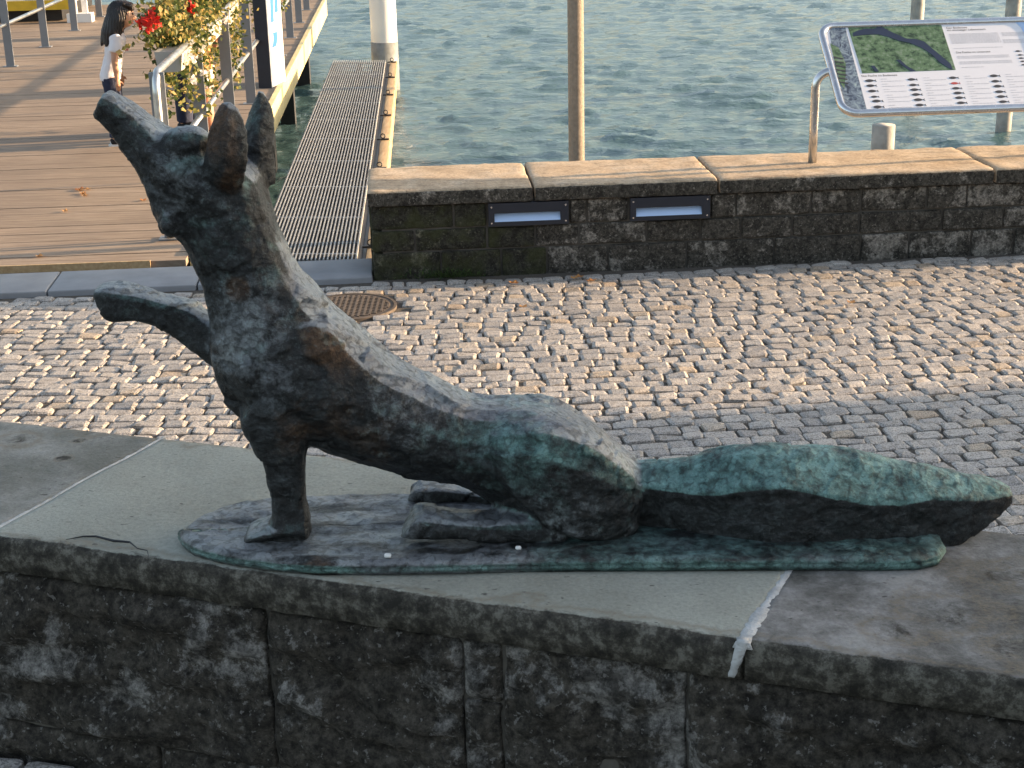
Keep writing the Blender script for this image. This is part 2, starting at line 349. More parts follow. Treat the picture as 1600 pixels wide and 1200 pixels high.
ZW = -.8
def water():
    nx, ny = 330, 420
    u = np.linspace(-1, 1, nx); t = np.linspace(0, 1, ny)
    Yv = 8.0 + 62 * t ** 1.7
    X = np.zeros((ny, nx)); Yg = np.zeros((ny, nx))
    for j in range(ny):
        X[j] = u * (9 + .5 * (Yv[j] - 8)) ; Yg[j] = Yv[j]
    Z = np.zeros_like(X); r2 = np.random.default_rng(3)
    for k in range(70):
        lam = .15 * 2 ** r2.uniform(0, 2.4); a = r2.normal(1.25, .5); kx, ky = math.cos(a) * 2 * math.pi / lam, math.sin(a) * 2 * math.pi / lam
        Z += .0040 * lam ** .85 * np.sin(kx * X + ky * Yg + r2.uniform(0, 6.28) + .6 * np.sin(.9 * X + .5 * Yg + k))
    Z = Z + 2.5 * np.maximum(Z, 0) ** 1.5 
    b = MB(); vs = np.stack([X, Yg, ZW + Z], -1).reshape(-1, 3)
    fs = [(j * nx + i, j * nx + i + 1, (j + 1) * nx + i + 1, (j + 1) * nx + i) for j in range(ny - 1) for i in range(nx - 1)]
    b.v = vs.tolist(); b.f = fs; b.c = [.5] * len(vs)
    o = part('lake_water', b, MA['water'], smooth=True, origin=(0, 0, 0)); tag(o, 'rippled blue green lake water', 'lake', kind='structure')
    f2 = MB(); f2.v = [(-400, 70, ZW - .06), (400, 70, ZW - .06), (900, 1200, ZW - .06), (-900, 1200, ZW - .06), (-400, 8, ZW - .09), (400, 8, ZW - .09), (400, 70.5, ZW - .09), (-400, 70.5, ZW - .09)]
    f2.f = [(0, 1, 2, 3), (4, 5, 6, 7)]; f2.c = [.5] * 8
    tag(part('lake_water', f2, MA['water'], origin=(0, 0, 0)), 'open lake stretching away to the far shore', 'lake', kind='structure')
water()
hl = MB(); pts = [(-900, 8)] + [(-900 + 60 * i, 30 + 26 * mnoise.noise(Vector((i * .31, 2, 0))) + 14 * mnoise.noise(Vector((i * .9, 5, 0)))) for i in range(31)] + [(900, 8)]
hl.loft([[(x, 1150, ZW - 2), (x, 1185, max(z, 4)), (x, 1290, max(z, 4) + 4), (x, 1400, ZW - 2)] for x, z in pts], caps=True)
tag(part('far_shore_hills', hl, simple('far_woods', (.045, .06, .05), .95, scale=.05, bump=0)), 'low wooded hills along the far shore', 'hills', kind='structure')

# ------------------------------------------------------------------ cobbles
def row_warp(x):
    if x < -3: return .05 * -3 + .27 + (x + 3) * (.05 - .18)
    if x > 3: return .05 * 3 + .27 + (x - 3) * (.05 + .18)
    return .05 * x + .03 * x * x
MAN = (-.83, 7.66, .225)
def far_lim(x): return 8.15 + .079 * (x + .76) - .01 if x < -.75 else 8.178 + .0703 * (x + .75)
stones = []
y0 = 1.0
while y0 < 9.4:
    x = -5.0 + random.random() * .1; h = random.uniform(.076, .09); 
    while x < 6.2:
        l = random.choice((random.uniform(.078, .10), random.uniform(.095, .125), random.uniform(.1, .14)))
        cx = x + l / 2; cy = y0 + h / 2 + row_warp(cx)
        s_ = (cx - A0[0]) * wd[0] + (cy - A0[1]) * wd[1]; d_ = (cx - A0[0]) * wn[0] + (cy - A0[1]) * wn[1]
        if d_ > .56 and cy + h * .55 < far_lim(cx) and math.hypot(cx - MAN[0], cy - MAN[1]) > MAN[2] + .05:
            stones.append((cx, cy, l, h))
        x += l
    y0 += h
def cobble_geo(l, h, r2):
    g = .003 + .002 * r2.random()
    hx, hy = l / 2 - g, h / 2 - g; top = .003 + r2.uniform(-.004, .0045)
    us = [-1, -.72, .72, 1]; V = []; tilt = r2.normal(0, .026, 2)
    jit = r2.normal(0, .0055, (4, 2)); cr = r2.uniform(.84, .97)
    def corner(u, v):
        a, b = (u + 1) / 2, (v + 1) / 2
        return jit[0] * (1 - a) * (1 - b) + jit[1] * a * (1 - b) + jit[2] * a * b + jit[3] * (1 - a) * b
    for v in us:
        for u in us:
            k = cr if abs(u) == 1 and abs(v) == 1 else 1
            j = corner(u, v); px, py = u * hx * k + j[0], v * hy * k + j[1]
            e = (abs(u) == 1) + (abs(v) == 1)
            z = top - (.0045 if e == 1 else .0065 if e == 2 else 0) + r2.normal(0, .0018) + tilt[0] * px + tilt[1] * py
            V.append((px, py, z))
    Fs = [(j * 4 + i, j * 4 + i + 1, (j + 1) * 4 + i + 1, (j + 1) * 4 + i) for j in range(3) for i in range(3)]
    ring = [0, 1, 2, 3, 7, 11, 15, 14, 13, 12, 8, 4]; n0 = len(V)
    for i in ring: V.append((V[i][0] * 1.04, V[i][1] * 1.04, -.035))
    for a in range(12):
        b = (a + 1) % 12; Fs.append((ring[b], ring[a], n0 + a, n0 + b))
    return V, Fs
def tintv(r2):
    return float(r2.uniform(.86, 1)) if r2.random() < .06 else float(r2.uniform(0, .84))
FOXPOLY = [(147, 172), (170, 136), (262, 196), (325, 197), (350, 160), (410, 141), (424, 225), (452, 384), (520, 476), (660, 578), (850, 612), (960, 680), (1104, 698), (1260, 692), (1590, 760), (1480, 860), (600, 900), (400, 700), (330, 590), (155, 480), (150, 448), (326, 492), (300, 400), (222, 290)]
def inpoly(x, y, P):
    c = False; j = len(P) - 1
    for i in range(len(P)):
        if (P[i][1] > y) != (P[j][1] > y) and x < (P[j][0] - P[i][0]) * (y - P[i][1]) / (P[j][1] - P[i][1]) + P[i][0]: c = not c
        j = i
    return c
vis = []
for i, (cx, cy, l, h) in enumerate(stones):
    px, py = proj((cx, cy, 0))
    if 0 < px < 1600 and py < 655 + .109 * px and py < 830 and not inpoly(px, py, FOXPOLY): vis.append((-py, i))
vis.sort(); near_ids = set(i for _, i in vis[:300])
r2 = np.random.default_rng(11); fld = MB(); variants = []
for k in range(60):
    l, h = r2.uniform(.085, .128), .083; V, Fs = cobble_geo(l, h, r2); mb = MB(); mb.add(V, Fs, tintv(r2)); variants.append((l, mb.mesh('cobble', MA['cobble'])))
for i, (cx, cy, l, h) in enumerate(stones):
    ang = math.atan2(row_warp(cx + .05) - row_warp(cx - .05), .1) + r2.normal(0, .02)
    if i in near_ids:
        cand = sorted(variants, key=lambda q: abs(q[0] - l))[:8]; vv = random.choice(cand)
        o = put('cobble', vv[1], plaza, (cx, cy, 0)); o.rotation_euler = (0, 0, ang); o.scale = (l / vv[0], h / .083, 1)
    else:
        V, Fs = cobble_geo(l, h, r2); c, s = math.cos(ang), math.sin(ang)
        fld.add([(cx + p[0] * c - p[1] * s, cy + p[0] * s + p[1] * c, p[2]) for p in V], Fs, tintv(r2))
tag(part('cobble_field', fld, MA['cobble'], plaza, origin=(0, 0, 0)), kind='stuff')
# a few setts at the foot of the near wall, on the terrace
for s_i in range(26):
    for d_i in range(4):
        V, Fs = cobble_geo(.115, .088, r2); c, s = wd
        q = NW(-.65 + s_i * .118 + (d_i % 2) * .055, .02 - .065 - d_i * .09, ZN + .03)
        mb = MB(); mb.add([(q[0] + p[0] * c - p[1] * s, q[1] + p[0] * s + p[1] * c, q[2] + p[2]) for p in V], Fs, tintv(r2)); part('cobble', mb, MA['cobble'], terrace)

# granite kerb slabs in front of the pier
kx = [-9, -7.6, -6.2, -4.8, -3.55, -2.52, -1.72, -.765]
for a, b in zip(kx[:-1], kx[1:]):
    V, Fs = rbox(b - a - .006, .415, .12, .008, (4, 3, 2), .002, 3, seed=a); cx = (a + b) / 2; cy = 8.36 + .079 * (cx + .76)
    mb = MB(); mb.add([(cx + p[0] * .997 - p[1] * .079, cy + p[0] * .079 + p[1] * .997, p[2] - .035) for p in V], Fs, random.random())
    part('kerb_slab', mb, MA['slab'], plaza, smooth=True)

# manhole cover
mh = thing('manhole_cover', (MAN[0], MAN[1], 0), 'round rusty brown cast iron cover set in the cobbles behind the fox', 'manhole cover')
mb = MB(); mb.tube([(MAN[0], MAN[1], -.03), (MAN[0], MAN[1], .004)], MAN[2], 40); part('cover', mb, MA['rust'], mh)
mb = MB()
for k in range(-7, 8):
    c = k * .028; L = math.sqrt(max(.2 ** 2 - c * c, 0)) * 2
    if L > .05:
        mb.box((MAN[0] + c, MAN[1], .0065), (.012, L, .005)); mb.box((MAN[0], MAN[1] + c, .0062), (L, .012, .004))
part('grid_ribs', mb, MA['rust'], mh)
mb = MB(); ring = []
for rr, z in ((.226, -.03), (.226, .007), (.242, .007), (.242, -.03)): ring.append([(MAN[0] + rr * math.cos(a * math.pi / 20), MAN[1] + rr * math.sin(a * math.pi / 20), z) for a in range(40)])
mb.loft(ring, caps=False); part('frame_ring', mb, MA['rust'], mh)

# ------------------------------------------------------------------ near wall
nwall = thing('stone_wall', (A0[0], A0[1], 0), 'dark weathered stone wall with pale coping slabs carrying the fox sculpture', 'wall')
mb = MB(); mb.prism([NW(-8.8, .027)[:2], NW(8.8, .027)[:2], NW(8.8, .49)[:2], NW(-8.8, .49)[:2]], -.1, ZT - .07); part('wall_core', mb, MA['core'], nwall)
CT = .075
j1f, j1b = G(0, 822, ZT)[:2], G(256, 683, ZT)[:2]; j2f, j2b = G(1155, 1012, ZT)[:2], G(1232, 890, ZT)[:2]
def sd(q): q = np.array(q) - A0; return q @ wd, q @ wn
def line_at(f, b, d):
    (s0, d0), (s1, d1) = sd(f), sd(b); return s0 + (s1 - s0) * (d - d0) / (d1 - d0)
Lj1 = (line_at(j1f, j1b, 0), line_at(j1f, j1b, .54)); Lj2 = (line_at(j2f, j2b, 0), line_at(j2f, j2b, .54))
BLOTCH = [(*G(x, y, ZT)[:2], r, am) for x, y, r, am in ((100, 716, .022, .95), (30, 686, .07, .55), (122, 688, .02, .8), (150, 672, .10, .45), (300, 694, .05, .42), (420, 702, .06, .36), (1500, 960, .13, .5), (1400, 985, .09, .48), (1580, 900, .12, .5), (1590, 1010, .10, .55), (820, 940, .05, .42), (940, 968, .06, .42), (1090, 985, .05, .40), (560, 905, .05, .40))]
def cap_slab(L0, L1, tint, seed, nseg=130):
    """coping slab between two oblique end lines, top and front finely divided so its edge can be worn"""
    mb = MB(); nd = 34; prof = [(.02, -CT), (.004, -CT + .006), (0, -CT * .5), (.001, -.014), (.005, -.004)] + [(.014 + (.514) * i / nd, 0) for i in range(nd + 1)] + [(.537, -.006), (.54, -.02), (.54, -CT)]
    rings = []; edge = []
    for i in range(nseg + 1):
        u = i / nseg; r = []
        for d, z in prof:
            s = (L0[0] + (L0[1] - L0[0]) * d / .54) * (1 - u) + (L1[0] + (L1[1] - L1[0]) * d / .54) * u
            p = Vector((s * 1.0, d, z)); n1 = mnoise.noise(p * 14 + Vector((seed, 0, 0))); n2 = mnoise.noise(p * 40 + Vector((seed, 0, 0)))
            front = max(0, 1 - d / .02); dd = d + front * (.007 * n1 + .004 * n2) ; zz = z + (.0035 * mnoise.noise(p * 5) + .0012 * n1 if z > -.01 else 0) - (max(0, n1) * .008 * front if z > -.02 else 0)
            r.append(NW(s, dd, ZT + zz)); edge.append(1.0 if d < .006 else max(0, .62 - d / .10) if d < .1 else max(0, .5 - (.54 - d) / .09))
        rings.append(r)
    for bx_, by_, rx_, am in BLOTCH:
        for i_, p_ in enumerate(q_ for r_ in rings for q_ in r_):
            d2_ = ((p_[0] - bx_) ** 2 + ((p_[1] - by_) * 1.3) ** 2) / rx_ ** 2
            if d2_ < 6: edge[i_] = max(edge[i_], am * math.exp(-d2_))
    mb.loft(rings, caps=True); mb.c = [tint] * len(mb.v)
    o = part('coping_slab', mb, MA['cap'], nwall, smooth=True)
    at = o.data.attributes.new('edge', 'FLOAT', 'POINT'); at.data.foreach_set('value', np.array(edge, dtype=np.float32)); return o
g = .004
cap_slab((Lj1[0] - 1.5, Lj1[1] - 1.5), (Lj1[0] - g, Lj1[1] - g), .78, 3)
cap_slab((Lj1[0] + g, Lj1[1] + g), (Lj2[0] - g, Lj2[1] - g), .5, 9, 110)
cap_slab((Lj2[0] + g, Lj2[1] + g), (Lj2[0] + 1.4, Lj2[1] + 1.4), .95, 21)
cap_slab((Lj2[0] + 1.41, Lj2[1] + 1.41), (Lj2[0] + 3.4, Lj2[1] + 3.4), .9, 31, 20); cap_slab((Lj2[0] + 3.41, Lj2[1] + 3.41), (8.8, 8.8), .8, 35, 20)
cap_slab((Lj1[0] - 3.5, Lj1[1] - 3.5), (Lj1[0] - 1.51, Lj1[1] - 1.51), .8, 41, 20); cap_slab((-8.8, -8.8), (Lj1[0] - 3.51, Lj1[1] - 3.51), .7, 45, 20)
def joint(Lj, w0, seed):
    mb = MB(); rings = []; N = 180
    for i in range(N + 1):
        d = -.001 + .542 * i / N; s = Lj[0] + (Lj[1] - Lj[0]) * d / .54
        ww = w0 * (1.25 if d < .12 else .8) * (1 + .35 * mnoise.noise(Vector((d * 30, seed, 0))) + .28 * mnoise.noise(Vector((d * 110, seed, 3))) + .10 * mnoise.noise(Vector((d * 300, seed, 5))))
        z = ZT + .0012 + .0012 * mnoise.noise(Vector((d * 70, 4, seed))) + .0035 * mnoise.noise(Vector((s, d, 0)) * 5)
        rings.append([NW(s - ww, d, z - .012), NW(s - ww * .7, d, z - .001), NW(s, d, z), NW(s + ww * .7, d, z - .001), NW(s + ww, d, z - .012)])
    mb.loft(rings)
    if w0 > .008:       # the mortar also runs down the front edge of the slab
        rr = []
        for i in range(16):
            z = ZT + .002 - CT * .86 * i / 15; ww = w0 * (1.0 - .35 * i / 15 + .5 * mnoise.noise(Vector((z * 60, seed, 9))) + .3 * mnoise.noise(Vector((z * 220, seed, 2)))); s = Lj[0] - .25 * (ZT - z)
            rr.append([NW(s - ww, .012, z), NW(s - ww * .7, -.0045, z), NW(s + ww * .7, -.0045, z), NW(s + ww, .012, z)])
        mb.loft(rr)
    part('mortar_joint', mb, MA['mortar'], nwall, smooth=True)
joint(Lj1, .0055, 2); joint(Lj2, .0125, 6)
# rough blocks of the near wall face; joint positions from the photograph
def s_at(px, py):           # where a pixel hits the wall's front plane, as distance along it
    best = None
    for k in range(4000):
        y = 1.6 + k * .0006; P = PY(px, py, y); s, d = sd(P[:2])
        if best is None or abs(d - .02) < best[0]: best = (abs(d - .02), s, P[2])
    return best[1], best[2]
def wall_block(s0, s1, z0, z1, seed, tint, d0=.012, amp=.012):
    L, Hh = s1 - s0 - .004, z1 - z0 - .004
    V, Fs = rbox(L, .12, Hh, .008, (max(6, int(L / .012)), 3, max(6, int(Hh / .012))), amp * .6, 9, seed)
    for p in V:
        if p[1] < 0:
            ed = min(1, (L / 2 - abs(p[0])) / .03) * min(1, (Hh / 2 - abs(p[2])) / .03)
            p[1] -= max(ed, 0) * (.045 * abs(mnoise.noise(Vector((p[0] * 5, seed, p[2] * 13)))) + .018 * mnoise.noise(Vector((p[0] * 16, seed, p[2] * 30))) + .006 * mnoise.noise(Vector((p[0] * 45, seed, p[2] * 60))))
    mb = MB(); cs, cz = (s0 + s1) / 2, (z0 + z1) / 2
    mb.add([NW(cs + p[0], d0 + .06 + p[1], cz + p[2]) for p in V], Fs, tint); part('stone_block', mb, MA['near'], nwall, smooth=True)
sA = s_at(425, 1080)[0]; sB = s_at(1075, 1150)[0]; zb, zt = ZN - .08, ZT - CT - .002
sC = s_at(725, 1080)[0]; sD = s_at(785, 1080)[0]
zm = ZN + .10
rows = [(sA - 1.9, sA - 1.25, zm, zt), (sA - 1.25, sA - .62, zm, zt), (sA - .62, sA, zm, zt), (sA, sC, zm, zt), (sC, sD, zt - .115, zt), (sC, sD, zm, zt - .115), (sD, sB, zm, zt), (sB, sB + .72, zm, zt), (sB + .72, sB + 1.3, zm, zt), (sB + 1.3, sB + 2, zm, zt),
        (sA - 1.6, sA - .9, zb, zm), (sA - .9, sA - .25, zb, zm), (sA - .25, sA + .3, zb, zm), (sA + .3, sB - .12, zb, zm), (sB - .12, sB + .5, zb, zm), (sB + .5, sB + 1.2, zb, zm)]
for i, (a, b, c, d) in enumerate(rows): wall_block(a, b, c, d, i * 3.7 + 1, random.uniform(.35, .65), .016 + random.uniform(-.004, .004))
# crack and fallen flakes on the coping
mb = MB(); pts = [(103, 843), (130, 838), (150, 838), (178, 845), (203, 847), (215, 857), (230, 860), (233, 873)]
P = [G(x, y, ZT + .0035) for x, y in pts]; mb.tube(P, [.0005, .0015, .002, .0025, .002, .001, .001, .0004], 5); part('crack', mb, MA['black'], nwall)

# ------------------------------------------------------------------ fox
YF = 2.58
def ring_sec(A, B, b, yo, n=2.8, prof=None, m=28, fit=False):
    y = YF + yo; a3, b3 = PY(*A, y), PY(*B, y); c = (a3 + b3) / 2; e1 = a3 - b3; at = np.linalg.norm(e1) / 2; e1 /= np.linalg.norm(e1); e2 = np.array([0, 1., 0])
    v = c - CAM; v /= np.linalg.norm(v); n1, n2 = v[1], -(v @ e1); ln = math.hypot(n1, n2) or 1; n1 /= ln; n2 /= ln
    if prof is None:
        q = n / (n - 1); t = (at * abs(n1)) ** q - (b * abs(n2)) ** q
        a = max(.55 * at, (max(t, 0) ** (1 / q)) / max(abs(n1), .3))
        out = []
        for k in range(m):
            th = 2 * math.pi * k / m; cc, ss = math.cos(th), math.sin(th)
            out.append(c + e1 * a * math.copysign(abs(cc) ** (2 / n), cc) + e2 * b * math.copysign(abs(ss) ** (2 / n), ss))
        return out
    PN1, PN2 = abs(n1), abs(n2); a, o = at, 0.0
    if fit:
        for _ in range(14):
            et = max((o + a * t) * PN1 + b * f * PN2 for t, f in prof); eb = max(-(o + a * t) * PN1 + b * f * PN2 for t, f in prof)
            a += ((at * PN1 - et) + (at * PN1 - eb)) / (2 * PN1 + 1e-6) * .7 if PN1 > .2 else 0; o += ((at * PN1 - et) - (at * PN1 - eb)) / (2 * PN1 + 1e-6) * .7 if PN1 > .2 else 0
            a = max(a, .5 * at)
        out = [c + e1 * (o + a * t) - e2 * b * f for t, f in prof] + [c + e1 * (o + a * t) + e2 * b * f for t, f in prof[::-1]]
        return out
    # custom profile: (t along e1 in -1..1, half depth fraction), from top to bottom on the near side
    out = [c + e1 * at * t - e2 * b * f for t, f in prof] + [c + e1 * at * t + e2 * b * f for t, f in prof[::-1]]
    return out
fx = MB()
TRUNK = [(1, .05), (1, .46), (.84, .74), (.36, .98), (-.10, 1), (-.55, .80), (-.92, .42), (-1, .05)]
HAUNCH = [(1, .05), (1, .25), (.84, .72), (.40, .98), (-.40, 1), (-.84, .90), (-1, .60), (-1, .05)]
HEAD = [(1, .05), (1, .58), (.70, .86), (.22, 1), (-.25, .80), (-.80, .62), (-1, .34), (-1, .05)]
def L(secs, n=2.8, m=28, prof=None):
    # refine with Catmull-Rom between traced sections
    S = [np.array([*A, *B, b, yo], float) for A, B, b, yo in secs]; out = []
    for i in range(len(S) - 1):
        p0, p1, p2, p3 = S[max(i - 1, 0)], S[i], S[i + 1], S[min(i + 2, len(S) - 1)]
        for k in range(4):
            t = k / 4; out.append(.5 * (2 * p1 + (p2 - p0) * t + (2 * p0 - 5 * p1 + 4 * p2 - p3) * t * t + (3 * p1 - p0 - 3 * p2 + p3) * t ** 3))
    out.append(S[-1])
    fx.loft([ring_sec((q[0], q[1]), (q[2], q[3]), q[4], q[5], n, prof, m, prof is not None) for q in out])
# muzzle, head, neck, trunk
L([((170, 136), (146, 179), .036, 0), ((175, 138), (152, 191), .039, 0), ((202, 153), (175, 216), .043, 0), ((236, 177), (203, 252), .049, 0), ((262, 194), (220, 285), .060, 0), ((295, 199), (236, 322), .070, 0), ((328, 205), (254, 356), .076, 0),
   ((372, 232), (280, 380), .076, 0), ((412, 268), (297, 408), .074, 0), ((428, 322), (310, 432), .072, 0)], prof=HEAD)
L([((398, 255), (292, 395), .066, 0), ((412, 268), (297, 408), .072, 0), ((428, 322), (310, 432), .072, 0), ((444, 366), (321, 458), .074, 0), ((474, 420), (325, 500), .083, 0), ((514, 466), (327, 546), .094, 0),
   ((556, 505), (333, 586), .104, 0), ((596, 540), (352, 625), .108, 0), ((630, 563), (412, 672), .106, 0), ((664, 580), (490, 694), .100, 0), ((702, 598), (560, 716), .096, 0), ((742, 612), (625, 742), .093, 0), ((776, 614), (690, 754), .092, 0),
   ((812, 611), (752, 780), .096, 0), ((850, 612), (806, 815), .104, 0), ((890, 624), (856, 838), .108, 0), ((930, 649), (906, 845), .104, 0), ((964, 682), (958, 842), .090, 0), ((996, 712), (1000, 830), .06, 0)], prof=TRUNK)
# near front leg and paw
L([((420, 560), (524, 575), .058, -.035), ((374, 640), (498, 640), .060, -.045), ((394, 690), (486, 682), .050, -.05), ((412, 738), (481, 728), .042, -.05), ((422, 790), (484, 780), .039, -.05), ((420, 818), (490, 812), .041, -.05), ((416, 842), (494, 838), .044, -.05)], 3.2)
L([((480, 796), (484, 840), .038, -.055), ((448, 800), (442, 842), .044, -.055), ((416, 808), (404, 844), .046, -.055), ((394, 819), (384, 845), .040, -.055), ((384, 832), (379, 845), .026, -.055)], 2.8)
# raised far front leg
L([((147, 447), (152, 482), .026, .055), ((170, 438), (176, 503), .038, .055), ((222, 446), (216, 505), .036, .055), ((268, 459), (250, 514), .036, .055), ((306, 470), (286, 538), .038, .055), ((334, 486), (314, 560), .044, .05), ((392, 515), (356, 598), .056, .04)], 3.6)
# haunches, hind paws
for yo, sc in ((-.062, 1), (.062, .92)):
    L([((764, 668), (768, 728), .03, yo), ((786, 654), (786, 760), .052, yo), ((826, 646), (820, 796), .066, yo), ((872, 646), (864, 828), .072, yo), ((918, 664), (912, 846), .068, yo), ((958, 694), (956, 848), .056, yo), ((988, 730), (988, 836), .038, yo), ((1002, 766), (1000, 806), .016, yo)], prof=HAUNCH)
L([((627, 822), (627, 841), .030, -.088), ((638, 800), (636, 843), .040, -.088), ((656, 785), (652, 844), .042, -.088), ((694, 790), (690, 845), .042, -.088), ((745, 792), (745, 845), .044, -.088), ((810, 792), (810, 852), .042, -.075), ((880, 790), (880, 852), .045, -.07)], 3.0)
L([((635, 766), (637, 796), .024, .10), ((646, 752), (646, 800), .030, .10), ((668, 748), (668, 800), .032, .10), ((720, 750), (720, 800), .034, .10), ((790, 758), (790, 800), .04, .09)], 4.5)
# ears
L([((381, 302), (324, 294), .014, -.058), ((386, 264), (315, 262), .024, -.072), ((390, 228), (319, 224), .024, -.074), ((386, 194), (330, 188), .020, -.070), ((374, 170), (340, 167), .014, -.064), ((360, 158), (345, 159), .008, -.060)], 1.25)
L([((432, 290), (376, 276), .028, .045), ((430, 228), (380, 206), .028, .052), ((427, 182), (386, 182), .021, .058), ((421, 154), (394, 157), .015, .06), ((413, 139), (402, 140), .009, .06)], 1.5)
# brow / cheek masses and shoulder blade
def blob(px, py, yo, r):
    p = PY(px, py, YF + yo); fx.ball(p, r)
blob(292, 222, -.04, (.045, .03, .03)); blob(270, 268, -.045, (.04, .025, .05)); blob(268, 345, -.03, (.022, .04, .03)); blob(440, 575, -.07, (.085, .04, .075)); blob(470, 545, -.06, (.08, .04, .06))
# tail: ridged brush with a sky-facing upper plane
tl = [(985, 716, 820, 756, .05), (1030, 713, 826, 762, .058), (1080, 709, 830, 770, .066), (1110, 698, 835, 770, .072), (1150, 692, 842, 764, .078), (1215, 690, 849, 758, .084), (1275, 692, 854, 772, .084), (1338, 699, 858, 784, .080), (1395, 711, 860, 785, .074), (1440, 720, 850, 776, .066), (1490, 731, 834, 778, .056), (1535, 739, 806, 778, .044), (1568, 747, 786, 772, .030), (1588, 756, 776, 770, .013)]
rings = []
for i in range(len(tl) - 1):
    for k in range(3):
        t = k / 3; x, a, b, rd, wdt = [tl[i][q] * (1 - t) + tl[i + 1][q] * t for q in range(5)]
        bb = b + 4; rr = rd - wdt * 330 + 0; tt = 1 - 2 * (rr - a) / (bb - a); tt = min(.75, max(0, tt))
        tyo = -.06 * min(1, max(0, (x - 985) / 200)); rings.append(ring_sec((x, a + 5), (x, bb), wdt * 1.05, tyo, prof=[(1, .10), (.93, .34), (tt + .10, .95), (tt, 1), (tt - .14, .97), (-.55, .90), (-.94, .84), (-1, .4)]))
fx.loft(rings)
fox = thing('fox_sculpture', (G(860, 850, ZT)[0], YF, ZT), 'green bronze fox sculpture with raised head and one lifted paw on the near wall', 'sculpture')
me = remesh(fx, .0044, 'fox_body', 1)
N = len(me.vertices); co = np.empty(N * 3); me.vertices.foreach_get('co', co); co = co.reshape(-1, 3)
no = np.empty(N * 3); me.vertices.foreach_get('normal', no); no = no.reshape(-1, 3)
disp = np.zeros(N); ZHEAD = PY(300, 420, YF)[2]; XTAIL = PY(1000, 760, YF)[0]
for i in range(N):
    p = Vector(co[i]); q = Vector((p.x * 1.0, p.y, p.z * 1.0))
    a = mnoise.noise(q * 9); b = mnoise.noise(q * 24 + Vector((5, 1, 2))); c = 1 - abs(mnoise.noise(Vector((q.x * 38, q.y * 38, q.z * 30)))) * 2; d = mnoise.noise(q * 85)
    vq = Vector((q.x * 10 + .35 * b, q.y * 10 + .35 * a, q.z * 12)); ds, ps_ = mnoise.voronoi(vq); h_ = mnoise.cell(ps_[0] * 5.3); tv = mnoise.cell_vector(ps_[0] * 3.7) - Vector((.5, .5, .5)); dl = vq - ps_[0]
    cell = (h_ - .5) * 1.1 + 3.6 * tv.dot(dl)
    vq2 = Vector((q.x * 30 + .5 * b, q.y * 30, q.z * 36)); d2, p2 = mnoise.voronoi(vq2); t2v = mnoise.cell_vector(p2[0] * 2.7) - Vector((.5, .5, .5)); cell2 = mnoise.cell(p2[0] * 2.1) - .5 + 2.4 * t2v.dot(vq2 - p2[0])
    hd_ = min(1, max(0, (q.z - ZHEAD) / .12)); tl_ = min(1, max(0, (q.x - XTAIL) / .08)); am = 1 - .5 * hd_ - .5 * tl_
    disp[i] = (.0022 * a + .0014 * b) * am + .0012 * c * (.5 + a) + .0006 * d + .0027 * am * cell + .0010 * cell2
co2 = co + no * disp[:, None]; me.vertices.foreach_set('co', co2.reshape(-1)); me.update()
